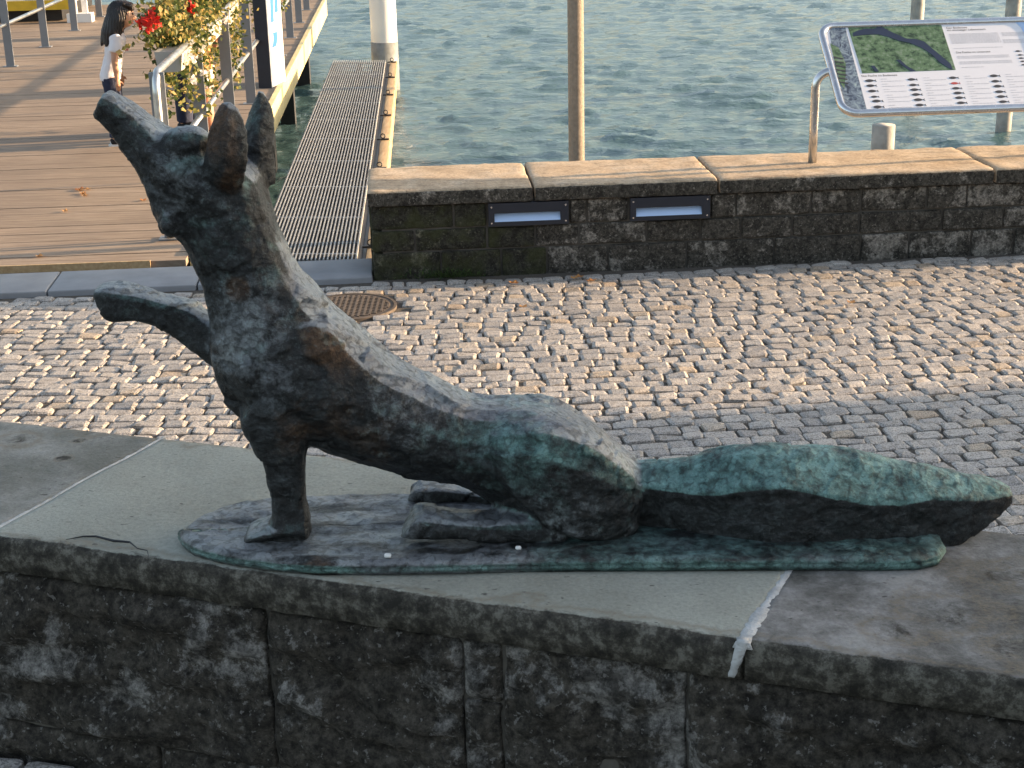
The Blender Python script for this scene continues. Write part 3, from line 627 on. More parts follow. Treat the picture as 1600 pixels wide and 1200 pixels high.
def patina_skylight(P, Nn, plate=False):  # weights mix real verdigris with sky light painted onto upward faces
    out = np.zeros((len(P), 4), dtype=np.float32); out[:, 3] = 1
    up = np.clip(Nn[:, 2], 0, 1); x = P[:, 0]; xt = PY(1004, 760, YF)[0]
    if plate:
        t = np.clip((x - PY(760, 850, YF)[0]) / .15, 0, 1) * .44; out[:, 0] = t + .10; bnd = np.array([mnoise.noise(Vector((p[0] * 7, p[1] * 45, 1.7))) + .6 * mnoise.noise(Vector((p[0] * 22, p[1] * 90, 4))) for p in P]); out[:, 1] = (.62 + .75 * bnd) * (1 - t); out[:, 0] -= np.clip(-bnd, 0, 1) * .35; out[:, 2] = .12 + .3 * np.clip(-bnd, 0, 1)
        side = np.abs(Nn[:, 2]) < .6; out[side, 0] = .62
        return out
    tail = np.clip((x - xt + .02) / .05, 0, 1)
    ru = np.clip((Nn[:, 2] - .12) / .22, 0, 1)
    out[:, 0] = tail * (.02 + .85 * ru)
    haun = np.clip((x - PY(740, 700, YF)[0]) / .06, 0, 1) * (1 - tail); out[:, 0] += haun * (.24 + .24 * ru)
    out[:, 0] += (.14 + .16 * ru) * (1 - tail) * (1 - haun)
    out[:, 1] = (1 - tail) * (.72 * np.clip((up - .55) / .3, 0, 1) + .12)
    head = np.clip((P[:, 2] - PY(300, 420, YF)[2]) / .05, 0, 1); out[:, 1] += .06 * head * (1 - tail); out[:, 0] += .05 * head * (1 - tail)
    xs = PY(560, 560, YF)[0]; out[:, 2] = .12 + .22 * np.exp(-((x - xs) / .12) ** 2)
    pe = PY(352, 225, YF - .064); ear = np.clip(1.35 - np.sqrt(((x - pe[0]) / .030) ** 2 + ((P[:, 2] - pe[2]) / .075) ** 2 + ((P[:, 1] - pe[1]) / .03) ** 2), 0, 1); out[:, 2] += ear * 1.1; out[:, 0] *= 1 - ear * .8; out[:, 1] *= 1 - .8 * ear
    back = np.clip((.50 * Nn[:, 0] + .86 * Nn[:, 2] - .70) / .12, 0, 1) * (1 - ear) * (1 - tail); out[:, 1] += .85 * back; out[:, 0] *= 1 - .6 * back; out[:, 2] *= 1 - .7 * back  # pale strip paints sky light onto the back of neck and trunk
    for px_, py_, r_, ch, am in ((392, 500, .075, 1, .40), (352, 560, .05, 1, .35), (436, 592, .045, 1, .30), (640, 628, .09, 1, .32), (712, 690, .06, 0, .16), (815, 690, .07, 0, .26), (790, 670, .06, 1, .30), (880, 805, .06, 1, .34), (640, 815, .03, 1, .5), (258, 250, .05, 1, .16), (272, 305, .06, 1, .20), (400, 420, .05, 0, .10), (520, 528, .06, 2, .6), (372, 455, .02, 2, .8), (460, 660, .06, 2, .25)):  # spots paint in a highlight and lighter planes, besides teal and brown tone
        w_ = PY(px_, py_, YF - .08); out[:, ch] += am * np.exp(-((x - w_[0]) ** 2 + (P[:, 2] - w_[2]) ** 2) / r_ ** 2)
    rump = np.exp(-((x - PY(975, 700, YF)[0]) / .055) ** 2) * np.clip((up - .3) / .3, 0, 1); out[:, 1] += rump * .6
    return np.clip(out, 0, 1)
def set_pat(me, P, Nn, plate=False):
    at = me.attributes.new('patina_skylight', 'FLOAT_COLOR', 'POINT'); at.data.foreach_set('color', patina_skylight(P, Nn, plate).reshape(-1))
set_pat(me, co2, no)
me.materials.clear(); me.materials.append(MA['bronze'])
fl = Vector(fox.location)
me.transform(Matrix.Translation(-fl)); me.polygons.foreach_set('use_smooth', [True] * len(me.polygons))
put('body', me, fox, fl)
# base plate
PZ = .022
pl_px = [(278, 848), (284, 858), (300, 870), (330, 880), (370, 888), (420, 895), (500, 902), (620, 901), (760, 898), (900, 896), (1080, 895), (1240, 894), (1380, 895), (1440, 893), (1468, 886), (1478, 870)]
front = [G(x, y, ZT)[:2] for x, y in pl_px]
back = [G(x, y, ZT + PZ)[:2] for x, y in [(1476, 848), (1462, 822), (1425, 800), (1300, 782), (1000, 772), (760, 772), (560, 772), (470, 774), (425, 777), (395, 781), (350, 790), (312, 806), (290, 822), (281, 836)]]
outl = [np.array(p) for p in front + back]
dense = []
for i in range(len(outl)):
    a, b = outl[i], outl[(i + 1) % len(outl)]; k = max(1, int(np.linalg.norm(b - a) / .012))
    dense += [a + (b - a) * j / k for j in range(k)]
cen = np.mean(dense, axis=0); mb = MB(); rings = []
def inset(p, d, kk=0):
    ax = np.array([np.clip(p[0], -.42, .60), 2.555]); v = ax - p; ln = np.linalg.norm(v); return p + v / ln * min(d, ln * .5) if not kk else p + v * kk
for ins, z, kk in ((.004, -.002, 0), (.001, .004, 0), (0, .008, 0), (.003, .0115, 0), (.001, .013, 0), (.004, .018, 0), (.010, PZ, 0), *[(0, PZ + .001, k_) for k_ in (.14, .22, .30, .38, .46, .54, .62, .70, .78, .86, .93, .995)]):
    r = []
    for p in dense:
        q = inset(p, ins, kk); e = .0035 * mnoise.noise(Vector((q[0] * 16, q[1] * 22, 3))) + .0032 * mnoise.noise(Vector((q[0] * 35, q[1] * 80, 3))) if z > .015 else .001 * mnoise.noise(Vector((q[0] * 60, q[1] * 60, z * 50)))
        r.append((q[0], q[1], ZT + .004 + z + e))
    rings.append(r)
mb.loft(rings, caps=False); mb.f.append(tuple(range(len(dense) - 1, -1, -1))); pm = mb.mesh('base_plate', MA['bronze'], fl, True)
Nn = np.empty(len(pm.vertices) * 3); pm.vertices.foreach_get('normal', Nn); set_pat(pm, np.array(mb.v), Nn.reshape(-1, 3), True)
put('base_plate', pm, fox, fl)
for px, py, r in ((810, 856, .0042), (606, 868, .0048)):
    p = G(px, py, ZT + PZ + .008); V, Fs = rbox(r * 2.6, r * 2, r * 1.4, r * .65, (2, 2, 2), .0006, 90, px); mb = MB(); mb.add([np.array(p) + q for q in V], Fs)
    tag(part('pebble', mb, MA['sole'], smooth=True), 'tiny white pebble on the bronze plate ' + ('below the hind leg' if px > 700 else 'in front of the hind paw'), 'pebble', 'white pebbles on the bronze plate')

# ------------------------------------------------------------------ far wall
W0, W1 = np.array([-.752, 8.186]), np.array([2.92, 8.444]); fd = (W1 - W0) / np.linalg.norm(W1 - W0); fn = np.array([-fd[1], fd[0]])
def FW(s, d, z=0): q = W0 + fd * s + fn * d; return (q[0], q[1], z)
fwall = thing('stone_wall', (W0[0], W0[1], 0), 'low lakeside stone wall with sunlit sandstone coping and two recessed lights', 'wall')
FZ, FC = .495, .085; LEN = 14
mb = MB(); mb.prism([FW(.06, .022)[:2], FW(LEN, .022)[:2], FW(LEN, .60)[:2], FW(.06, .60)[:2]], -.3, FZ - FC + .005); part('wall_core', mb, MA['core'], fwall)
js = [-.015] + [float((np.array(G(x, y, FZ)[:2]) - W0) @ fd) for x, y in ((826, 272), (1108, 264), (1535, 252))] + [4.9, 6.4, 8, 9.5, 11, 12.5, 14]
for i in range(len(js) - 1):
    l = js[i + 1] - js[i] - .012; V, Fs = rbox(l, .66, FC, .016, (max(8, int(l / .04)), 12, 3), .005, 9, i * 5.1)
    mb = MB(); mb.add([FW((js[i] + js[i + 1]) / 2 + p[0], .315 + p[1], FZ - FC / 2 + p[2]) for p in V], Fs, random.uniform(.4, .6)); o = part('coping_slab', mb, MA['farcap'], fwall, smooth=True)
    # darker front edge is a skin of its own on the slab's face
    V, Fs = rbox(l - .004, .012, FC - .012, .005, (max(8, int(l / .03)), 2, 4), .004, 22, i * 2.1)
    mb = MB(); mb.add([FW((js[i] + js[i + 1]) / 2 + p[0], -.016 + p[1], FZ - FC / 2 - .005 + p[2]) for p in V], Fs, random.uniform(.2, .4)); part('dark_face', mb, MA['far'], o, smooth=True)
lamps = [(-.106, .334), (.676, 1.12)]
lamps = [(float((np.array([a, 8.2]) - W0) @ fd), float((np.array([b, 8.2]) - W0) @ fd)) for a, b in lamps]
LZ0, LZ1 = .278, .405
def fstone(s0, s1, z0, z1, mat, seed):
    l, h = s1 - s0 - .012, z1 - z0 - .010
    if l < .02 or h < .02: return
    V, Fs = rbox(l, .09, h, .010, (max(4, int(l / .035)), 3, max(4, int(h / .03))), .005, 14, seed)
    mb = MB(); pr = random.uniform(-.006, .006)
    mb.add([FW((s0 + s1) / 2 + p[0], .05 + pr + p[1], (z0 + z1) / 2 + p[2]) for p in V], Fs, random.uniform(.2, .75)); part('stone_block', mb, mat, fwall, smooth=True)
zc = [(-.04, .145), (.145, .27), (.27, FZ - FC - .002)]
for ci, (z0, z1) in enumerate(zc):
    s = 0.0; k = 0
    while s < 7.5:
        l = random.uniform(.22, .52)
        if ci == 2:
            for a, b in lamps:
                if s < a < s + l + .08: l = a - .006 - s
                if abs(s - (a - .006)) < 1e-6: s = b + .006; l = random.uniform(.13, .3)
            for a, b in lamps:
                if s < a < s + l + .05: l = a - .006 - s
        if ci == 2 and s > lamps[0][1] and s < lamps[0][1] + .02: l = .10
        fstone(s, s + l, z0, z1, MA['mossy'] if s < .75 and random.random() < .85 else MA['far'], ci * 31 + k * 2.3); s += l; k += 1
for zi, (z0, z1) in enumerate(zc):     # the wall's short end
    for d0, d1 in ((.10, .34), (.345, .60)):
        V, Fs = rbox(.08, d1 - d0 - .01, z1 - z0 - .01, .01, (3, 6, 5), .005, 14, zi + d0); mb = MB(); mb.add([FW(.035 + p[0], (d0 + d1) / 2 + p[1], (z0 + z1) / 2 + p[2]) for p in V], Fs, .5); part('stone_block', mb, MA['mossy'], fwall, smooth=True)
for i, (a, b) in enumerate(lamps):
    lt = thing('wall_light', FW((a + b) / 2, 0, LZ0), ['anthracite recessed wall light nearer the pier, beside mossy stones', 'anthracite recessed wall light farther right, below the info board side'][i], 'wall light', 'recessed lights in the lakeside wall')
    fr = MB(); s0, s1 = a + .032, b - .045; q0, q1 = LZ0 + .024, LZ0 + .073
    def fbox(mbx, sa, sb, da, db, za, zb_): mbx.prism([FW(sa, da)[:2], FW(sb, da)[:2], FW(sb, db)[:2], FW(sa, db)[:2]], za, zb_)
    fbox(fr, a, b, -.022, .01, q1, LZ1); fbox(fr, a, b, -.022, .01, LZ0, q0); fbox(fr, a, s0, -.022, .01, q0, q1); fbox(fr, s1, b, -.022, .01, q0, q1); part('faceplate', fr, MA['plate'], lt)
    bk = MB(); fbox(bk, a + .01, b - .01, .01, .05, LZ0 + .005, LZ1 - .005); part('housing', bk, MA['black'], lt)
    gl = MB(); v = [FW(s0, -.020, q0), FW(s1, -.020, q0), FW(s1, .012, q1 - .006), FW(s0, .012, q1 - .006), FW(s0, -.016, q0 - .001), FW(s1, -.016, q0 - .001), FW(s1, .016, q1 - .008), FW(s0, .016, q1 - .008)]
    gl.add(v, [(0, 1, 2, 3), (7, 6, 5, 4), (0, 3, 7, 4), (1, 5, 6, 2), (0, 4, 5, 1), (3, 2, 6, 7)]); part('diffuser', gl, MA['frost'], lt)
    for ss in (a + .016, b - .016):
        for zz in (LZ0 + .018, LZ1 - .02):
            sc = MB(); sc.tube([FW(ss, -.0245, zz), FW(ss, -.0215, zz)], .005, 10); part('screw', sc, MA['stain'], lt)
# weeds at the wall foot
def leaves(mb, C, size, rg, up=0.0, asp=.7):
    for c in C:
        d = rg.normal(0, 1, 3); d[2] += up; d /= np.linalg.norm(d); e = np.cross(d, rg.normal(0, 1, 3)); e /= np.linalg.norm(e); f = np.cross(d, e); s = size * rg.uniform(.6, 1.3)
        mid = c + d * s * .5; mb.add([c, mid + e * s * asp * .5 + f * s * .12, c + d * s, mid - e * s * asp * .5 + f * s * .12], [(0, 1, 2), (0, 2, 3)], float(rg.random() ** 1.5))
rg = np.random.default_rng(5)
mb = MB(); wx = G(700, 432)
C = [np.array([wx[0] + rg.normal(0, .10), FW(0, 0)[1] + .0 + rg.uniform(-.03, .0), abs(rg.normal(0, .02))]) for _ in range(260)]
leaves(mb, C, .028, rg, 1.4, .25); tag(part('weed_tuft', mb, MA['weed']), 'small green weeds growing at the foot of the mossy lakeside wall', 'weeds')

# ------------------------------------------------------------------ pier, rails
PO = np.array([-2.015, 8.6]); pn = math.hypot(.0593, 1); pt = np.array([-.0593, 1]) / pn; ps = np.array([1, .0593]) / pn
def PP(t, s, z=0): q = PO + pt * t + ps * s; return Vector((q[0], q[1], z))
PAX = (Vector((ps[0], ps[1], 0)), Vector((pt[0], pt[1], 0)), Vector((0, 0, 1)))
pier = thing('pier', PP(0, -1.5), 'long brown boarded pier with ochre edge beam running out over the lake', 'pier')
DZ, TEND = .03, 16.0
tt = .0; plank_meshes = {}
TE2 = 20
k = 0
while tt < TEND:
    wdt = .192; V = MB()
    key = k % 9
    if key not in plank_meshes:
        V, Fs = rbox(9.98, wdt - .004, .04, .002, (6, 2, 2), 0, 1, key, True); q = MB(); q.add(V, Fs, random.random()); plank_meshes[key] = q.mesh('plank', MA['deck'])
    o = put('plank', plank_meshes[key], pier, PP(tt + wdt / 2, -4.84, DZ - .02 + random.uniform(-.0025, .0025))); o.rotation_euler = (0, 0, math.atan2(ps[1], ps[0])); tt += wdt; k += 1
mb = MB(); mb.box(PP(TEND / 2, -4.9, DZ - .075), (9.9, TEND - .1, .05), PAX); part('deck_bearers', mb, MA['pile'], pier)
mb = MB(); mb.box(PP(TEND / 2 + .05, .183, DZ - .115), (.05, TEND - .1, .26), PAX); part('edge_beam', mb, MA['beam'], pier)
mb = MB(); mb.box(PP(-.012, -5, DZ - .02), (9.9, .014, .05), PAX); part('edge_strip', mb, MA['timber'], pier)
pm_ = MB(); pm_.box((0, 0, 0), (.17, .12, 1.6)); pmm = pm_.mesh('pile', MA['pile'])
for px, py in ((480, 133), (471, 192), (440, 268)):
    g_ = G(px, py, ZW); t_ = float((g_[:2] - PO) @ pt)
    put('pile', pmm, pier, PP(t_, .02, DZ - 1.05))
for t_ in (3.2, .9):
    put('pile', pmm, pier, PP(t_, .02, DZ - 1.05))
def bar_post(h): q = MB(); q.box((0, 0, h / 2), (.088, .02, h)); return q.mesh('post', MA['post'])
pmesh = bar_post(1.0); foot = MB(); foot.box((0, 0, .004), (.15, .10, .008)); footm = foot.mesh('foot_plate', MA['post'])
def railing(s, ts, t0, t1, label, hand_end):
    o = thing('railing', PP(t0, s, DZ), label, 'railing', 'steel railings on the pier')
    for t in ts:
        a = put('post', pmesh, o, PP(t, s, DZ)); a.rotation_euler = (0, 0, math.atan2(ps[1], ps[0]))
        b = put('foot_plate', footm, a, PP(t, s, DZ)); 
    h = MB(); pth = []
    if hand_end:
        pth = [PP(t0 - .06, s, DZ + .02), PP(t0 - .06, s, DZ + .5), PP(t0 - .06, s, DZ + .88)] + [PP(t0 - .06 + .12 * (1 - math.cos(a)), s, DZ + .88 + .12 * math.sin(a)) for a in np.linspace(.2, math.pi / 2, 6)]
    else: pth = [PP(t0, s, DZ + 1.0)]
    pth += [PP(t, s, DZ + 1.0) for t in np.linspace(t0 + .1, t1, 8)]
    h.tube(pth, .024, 14); part('handrail', h, MA['galv'], o, smooth=True)
    m_ = MB(); m_.tube([PP(t, s - .0, DZ + .46) for t in np.linspace(t0, t1, 6)], .021, 12); part('mid_rail', m_, MA['galv'], o, smooth=True)
railing(0, [.526 + 1.73 * k for k in range(9)], .526, 15.6, 'grey steel pier railing on the lake side, hung with flower boxes', True)
railing(-2.96, [5.4 + 1.77 * k for k in range(6)], 5.4, 15.6, 'grey steel railing along the left side of the pier walkway', False)

# gangway grating beside the pier
gw = thing('gangway', (-1.2, 8.7, 0), 'narrow walkway of galvanised steel grating alongside the pier', 'walkway')
gA, gB, gC, gD = [G(*q, -.01)[:2] for q in ((398, 406), (556, 406), (602, 94), (522, 94))]
NB = 26
for i in range(NB):
    u = i / (NB - 1); a = gA * (1 - u) + gB * u; b = gD * (1 - u) + gC * u; q = MB(); d = Vector((*(b - a), 0)); ln = d.length; d.normalize(); e = Vector((-d.y, d.x, 0))
    q.box(Vector((*((a + b) / 2), -.022)), (.0075, ln, .028), (e, d, Vector((0, 0, 1)))); part('grating_bar', q, MA['grate'], gw)
for i in range(28):
    u = (i + .5) / 28; a = gA * (1 - u) + gD * u; b = gB * (1 - u) + gC * u; q = MB(); d = Vector((*(b - a), 0)); ln = d.length; d.normalize(); e = Vector((-d.y, d.x, 0)); big = i % 3 == 0
    q.box(Vector((*((a + b) / 2), -.030 if not big else -.0225)), (ln, .006 if not big else .016, .014 if not big else .02), (d, e, Vector((0, 0, 1)))); part('cross_bar', q, MA['grate'], gw)
q = MB()
for u in (0.0, .5, 1.0):
    a = gA * (1 - u) + gB * u; b = gD * (1 - u) + gC * u; d = Vector((*(b - a), 0)); ln = d.length; d.normalize(); e = Vector((-d.y, d.x, 0)); q.box(Vector((*((a + b) / 2), -.10)), (.05, ln, .12), (e, d, Vector((0, 0, 1))))
part('support_beam', q, MA['pile'], gw)
q = MB(); q.prism([tuple(gA + .03 * (gB - gA)), tuple(gB - .03 * (gB - gA)), tuple(gC - .03 * (gC - gD)), tuple(gD + .03 * (gC - gD))], -.16, -.14); part('dark_gap_sheet', q, MA['pile'], gw)  # added dark sheet that makes the grating gaps read dark
gdir = Vector((*(gC - gB), 0)).normalized(); ge = Vector((gdir.y, -gdir.x, 0)); L0 = Vector((*gB, 0)); glen = (gC - gB) @ np.array(gdir[:2])
fen = thing('fender_beam', L0 + ge * .09, 'weathered timber fender beam with iron eyebolts along the grating walkway', 'fender beam')
q = MB(); V, Fs = rbox(.085, float(glen) + .1, .14, .012, (3, 60, 3), .004, 5, 2); q.add([L0 + ge * (.095 + p[0]) + gdir * (float(glen) / 2 + p[1]) + Vector((0, 0, -.10 + p[2])) for p in V], Fs); part('timber', q, MA['timber'], fen, smooth=True)
q = MB(); q.box(L0 + ge * .032 + gdir * (float(glen) / 2) + Vector((0, 0, -.10)), (.035, float(glen), .10), (ge, gdir, Vector((0, 0, 1)))); part('dark_gap_strip', q, MA['black'], fen)  # black strip put in for the dark gap between grating and timber
for k in range(8):
    c = L0 + ge * .075 + gdir * (.35 + k * 1.2) + Vector((0, 0, -.012)); q = MB()
    q.tube([c + ge * (.018 * math.cos(a)) + Vector((0, 0, .016 + .018 * math.sin(a))) for a in np.linspace(0, 2 * math.pi, 14)], .0045, 6); q.box(c + Vector((0, 0, -.01)), (.10, .02, .012), (ge, gdir, Vector((0, 0, 1)))); part('eyebolt', q, MA['black'], fen)

# posts standing in the lake
def pole(name, P0, r0, r1, h, mat, label, cat, group=None, top=None, band=None):
    o = thing(name, P0, label, cat, group); q = MB(); P0 = Vector(P0); q.tube([P0 + Vector((0, 0, h * i / 8)) for i in range(9)], [r0 + (r1 - r0) * i / 8 for i in range(9)], 24); part('shaft', q, mat, o, smooth=True)
    if top: q = MB(); q.tube([P0 + Vector((0, 0, h)), P0 + Vector((0, 0, h + .03))], [r1 * 1.06, r1 * 1.0], 24); part('cap', q, top, o)
    if band:
        q = MB(); z0, z1 = band; q.tube([P0 + Vector((0, 0, z0)), P0 + Vector((0, 0, z1))], r0 + .004, 24); part('base_band', q, MA['grey'], o, smooth=True)
wp = G(604, 140, ZW); pole('mooring_pile', (wp[0], wp[1], ZW - .6), .175, .165, 6.5, MA['white'], 'thick white painted pile with grey foot at the end of the grating walkway', 'pile', band=(.4, 1.23))
fp = PY(901, 257, 9.3); pole('flagpole', (fp[0], 9.3, ZW - .5), .049, .046, 7, MA['mast'], 'slim tall beige pole standing in the lake behind the low wall', 'pole')
sp = PY(1381, 195, 10.0); pole('mooring_pile', (sp[0], 10.0, ZW - .5), .077, .074, sp[2] - ZW + .5, MA['pole'], 'short weathered pile cut off just behind the low wall, under the info board', 'pile', 'weathered mooring piles')
b1 = G(1567, 207, ZW); pole('mooring_pile', (b1[0], b1[1], ZW - .5), .082, .078, 4.2, MA['pole'], 'tall weathered pile rising behind the right part of the info board', 'pile', 'weathered mooring piles')
b2 = PY(1434, 10, b1[1] + 3.5); pole('mooring_pile', (b2[0], b1[1] + 3.5, ZW - .5), .085, .08, 5, MA['pole'], 'weathered pile rising behind the upper left part of the info board', 'pile', 'weathered mooring piles')

# ------------------------------------------------------------------ info board
bx = Vector((fd[0], fd[1], 0)); by = Vector((-fd[1] * .81, .81 * fd[0], .586)); by.normalize(); bz = bx.cross(by)
BL = Vector(PY(1318, 178, 8.41)); BWID, BHT = 1.30, .695
ib = thing('information_board', (BL.x, 8.67, FZ), 'tilted information board about lake fish in a steel tube frame on the lakeside wall', 'information board')
def BP(u, v, h=0): return BL + bx * u + by * v + bz * h
def bpix(px, py):
    d = Vector(ray(px, py)); t = (BL - Vector(CAM)).dot(bz) / d.dot(bz); P = Vector(CAM) + d * t - BL; return P.dot(bx), P.dot(by)
rc = .085; pth = []
for cx, cy, a0 in ((BWID - rc, BHT - rc, 0), (rc, BHT - rc, 90), (rc, rc, 180), (BWID - rc, rc, 270)):
    for k in range(7): a = R_(a0 + 15 * k); pth.append(BP(cx + rc * math.cos(a), cy + rc * math.sin(a)))
q = MB(); rings = []; n = len(pth)
for i in range(n):
    d = (pth[(i + 1) % n] - pth[i - 1]).normalized(); u_ = bz; v_ = d.cross(u_); rings.append([pth[i] + (u_ * math.cos(2 * math.pi * k / 14) + v_ * math.sin(2 * math.pi * k / 14)) * .0225 for k in range(14)])
rings.append(rings[0]); q.loft(rings, caps=False); part('frame', q, MA['stain'], ib, smooth=True)
def flat(poly, h, mat, name, parent, th=.0015):
    q = MB(); n = len(poly); v = [BP(u, vv, h - th) for u, vv in poly] + [BP(u, vv, h) for u, vv in poly]
    q.add(v, [tuple(range(n - 1, -1, -1)), tuple(range(n, 2 * n))] + [(i, (i + 1) % n, n + (i + 1) % n, n + i) for i in range(n)]); return part(name, q, mat, parent)
ins = .012; poly = []
for cx, cy, a0 in ((BWID - rc, BHT - rc, 0), (rc, BHT - rc, 90), (rc, rc, 180), (BWID - rc, rc, 270)):
    for k in range(7): a = R_(a0 + 15 * k); poly.append((cx + (rc - ins) * math.cos(a), cy + (rc - ins) * math.sin(a)))
panel = flat(poly, .004, MA['panel'], 'panel', ib, .008)
def pp(lst, ox=1280, oy=20, sc=5): return [bpix(ox + x / sc, oy + y / sc) for x, y in lst]
lp = [bpix(*x) for x in ((1296, 52), (1299, 42), (1306, 38), (1319, 38), (1354, 172), (1330, 172), (1319, 165), (1312, 150))]
flat(lp, .0055, MA['stonepic'], 'pebble_photo', panel)
fishp = pp([(85, 245), (150, 280), (205, 400), (205, 480), (195, 600), (165, 560), (130, 430)]); flat(fishp, .0070, MA['mapgreen'], 'fish_photo', panel)
for k in range(7):
    y = 350 + k * 32; x = 108 + k * 7; flat(pp([(x, y), (x + 75, y + 12), (x + 76, y + 22), (x + 3, y + 9)]), .0080, MA['ink'], 'fish_stripe', panel, .0008)
mp = [bpix(*x) for x in ((1323, 38.5), (1468, 33), (1493, 110), (1347, 115.5))]; flat(mp, .0055, MA['mapgreen'], 'map_print', panel)
flat(pp([(262, 165), (300, 145), (360, 130), (430, 132), (460, 112), (490, 118), (560, 155), (640, 190), (680, 208), (740, 210), (820, 232), (880, 285), (960, 350), (1025, 405), (1040, 450), (1010, 440), (940, 395), (880, 335), (800, 280), (700, 240), (620, 225), (540, 195), (460, 175), (360, 178), (265, 190)][::-1]), .0070, MA['lakeblue'], 'lake_on_map', panel)
flat(pp([(600, 375), (630, 372), (680, 420), (755, 462), (710, 462), (650, 420)][::-1]), .0070, MA['lakeblue'], 'lake_on_map', panel)
flat(pp([(400, 420), (430, 420), (465, 465), (440, 468)][::-1]), .0070, MA['lakeblue'], 'lake_on_map', panel)
flat(pp([(1490, 70), (1540, 85), (1575, 120), (1600, 165), (1900, 150), (1900, 50), (1500, 60)]), .0055, MA['inkblue'], 'blue_corner', panel)
def fish(px, py, w_, mat):
    u, v = bpix(1280 + px / 5, 20 + py / 5); w_ = w_ * .00077; P = []
    for k in range(9): t = k / 8; P.append((u + w_ * .8 * t, v + w_ * .16 * math.sin(math.pi * t) ** .8 + .001))
    P += [(u + w_, v + w_ * .13), (u + w_ * .93, v), (u + w_, v - w_ * .13)]
    for k in range(8, 0, -1): t = k / 8; P.append((u + w_ * .8 * t, v - w_ * .15 * math.sin(math.pi * t) ** .8))
    flat(P[::-1], .0055, mat, 'fish_print', panel)
rowsF = [[(355, 537, 85), (365, 576, 80), (378, 618, 80), (402, 662, 62), (410, 696, 85), (418, 742, 85)], [(688, 527, 75), (700, 570, 75), (708, 607, 82), (720, 645, 82), (735, 686, 85), (748, 727, 82)], [(1010, 514, 76), (1025, 557, 72), (1035, 596, 76), (1046, 633, 82), (1058, 670, 80), (1072, 710, 80)], [(1328, 499, 82), (1342, 541, 78), (1358, 580, 82), (1370, 623, 82), (1384, 661, 82), (1400, 701, 80)], [(1700, 485, 80), (1712, 525, 80), (1724, 565, 80), (1738, 605, 80), (1750, 645, 80), (1764, 685, 80)], [(1530, 305, 48), (1548, 335, 45), (1556, 360, 45), (1570, 385, 45), (1578, 412, 40)]]
for ci, col in enumerate(rowsF):
    for ri, (x, y, w_) in enumerate(col): fish(x, y, w_, MA['inkred'] if (ci, ri) == (2, 1) else MA['ink'])
def textblock(px, py, wpx, n, gap=.0085, name='text_lines', first=1.0):
    u, v = bpix(1280 + px / 5, 20 + py / 5); W = wpx * .00077; q = MB()
    for k in range(n):
        vv = v - k * gap; x = 0
        while x < W:
            ww = random.uniform(.008, .022); x2 = min(x + ww, W)
            q.add([BP(u + x, vv - .0018, .0048), BP(u + x2, vv - .0018, .0048), BP(u + x2, vv + .0018, .0048), BP(u + x, vv + .0018, .0048)], [(0, 1, 2, 3)]); x = x2 + .003
    part(name, q, MA['inkgrey'], panel)
for ci, col in enumerate(rowsF[:5]):
    for (x, y, w_) in col: textblock(x + 125, y - 14, 45, 1); textblock(x + 128, y + 4, 165, 1)
textblock(1010, 172, 375, 10); textblock(1420, 160, 300, 4); textblock(1430, 215, 300, 4); textblock(1780, 160, 320, 10); textblock(1050, 283, 370, 1); textblock(1075, 345, 390, 3); textblock(1095, 388, 395, 3); textblock(1110, 432, 170, 1)
def text(s, px, py, size):
    cu = bpy.data.curves.new('t', 'FONT'); cu.body = s; cu.size = size; ob = bpy.data.objects.new('t', cu); COL.objects.link(ob)
    me = bpy.data.meshes.new_from_object(ob.evaluated_get(bpy.context.evaluated_depsgraph_get())); bpy.data.objects.remove(ob)
    u, v = bpix(1280 + px / 5, 20 + py / 5); q = MB(); q.add([BP(u + p.co.x, v + p.co.y, .0052) for p in me.vertices], [tuple(p.vertices) for p in me.polygons]); part('heading', q, MA['ink'], panel)
text('Der Bodensee', 992, 130, .021); text('ein einmaliger Lebensraum', 998, 148, .021); text('Die Fische im Untersee', 1068, 322, .021); text('Die Fische im Bodensee', 330, 506, .021)
for u0, sgn in ((0, -1), (BWID, 1)):
    c = BP(u0, BHT / 2); f0 = c + bx * (sgn * .085); f0.z = FZ
    tp = c.z - .012; q = MB(); rr = .085
    pth = [Vector((f0.x, f0.y, FZ - .02)), Vector((f0.x, f0.y, FZ + .2)), Vector((f0.x, f0.y, tp - rr))] + [Vector((f0.x, f0.y, tp - rr)) - bx * sgn * (rr * (1 - math.cos(a))) + Vector((0, 0, rr * math.sin(a))) for a in np.linspace(.2, math.pi / 2, 7)] + [c + Vector((0, 0, -.012))]
    q.tube(pth, .0245, 16); part('leg', q, MA['stain'], ib, smooth=True)

# ------------------------------------------------------------------ harbour sign on the pier
_c = np.array(G(425, 138, DZ)[:2]); sg0 = PP(float((_c - PO) @ pt) + .235, float((_c - PO) @ ps) - .015, DZ); sg = thing('harbour_sign', sg0, 'tall white and blue sign panel with dark grey side standing at the pier railing', 'sign')
sa = float((np.array(sg0[:2]) - PO) @ pt); ya = R_(-13); ss0 = .035
s2 = ps * math.cos(ya) + pt * math.sin(ya); t2 = pt * math.cos(ya) - ps * math.sin(ya); SAX = (Vector((*s2, 0)), Vector((*t2, 0)), Vector((0, 0, 1)))
def SP(t, s_, z): q_ = np.array(sg0[:2]) + t2 * t + s2 * s_; return Vector((q_[0], q_[1], z))
q = MB(); q.box(SP(0, 0, DZ + 1.05), (.13, .46, 2.1), SAX); part('casing', q, MA['plate'], sg)
q = MB(); q.box(SP(0, .0675, DZ + 1.05), (.005, .45, 2.09), SAX); part('face', q, MA['white'], sg)
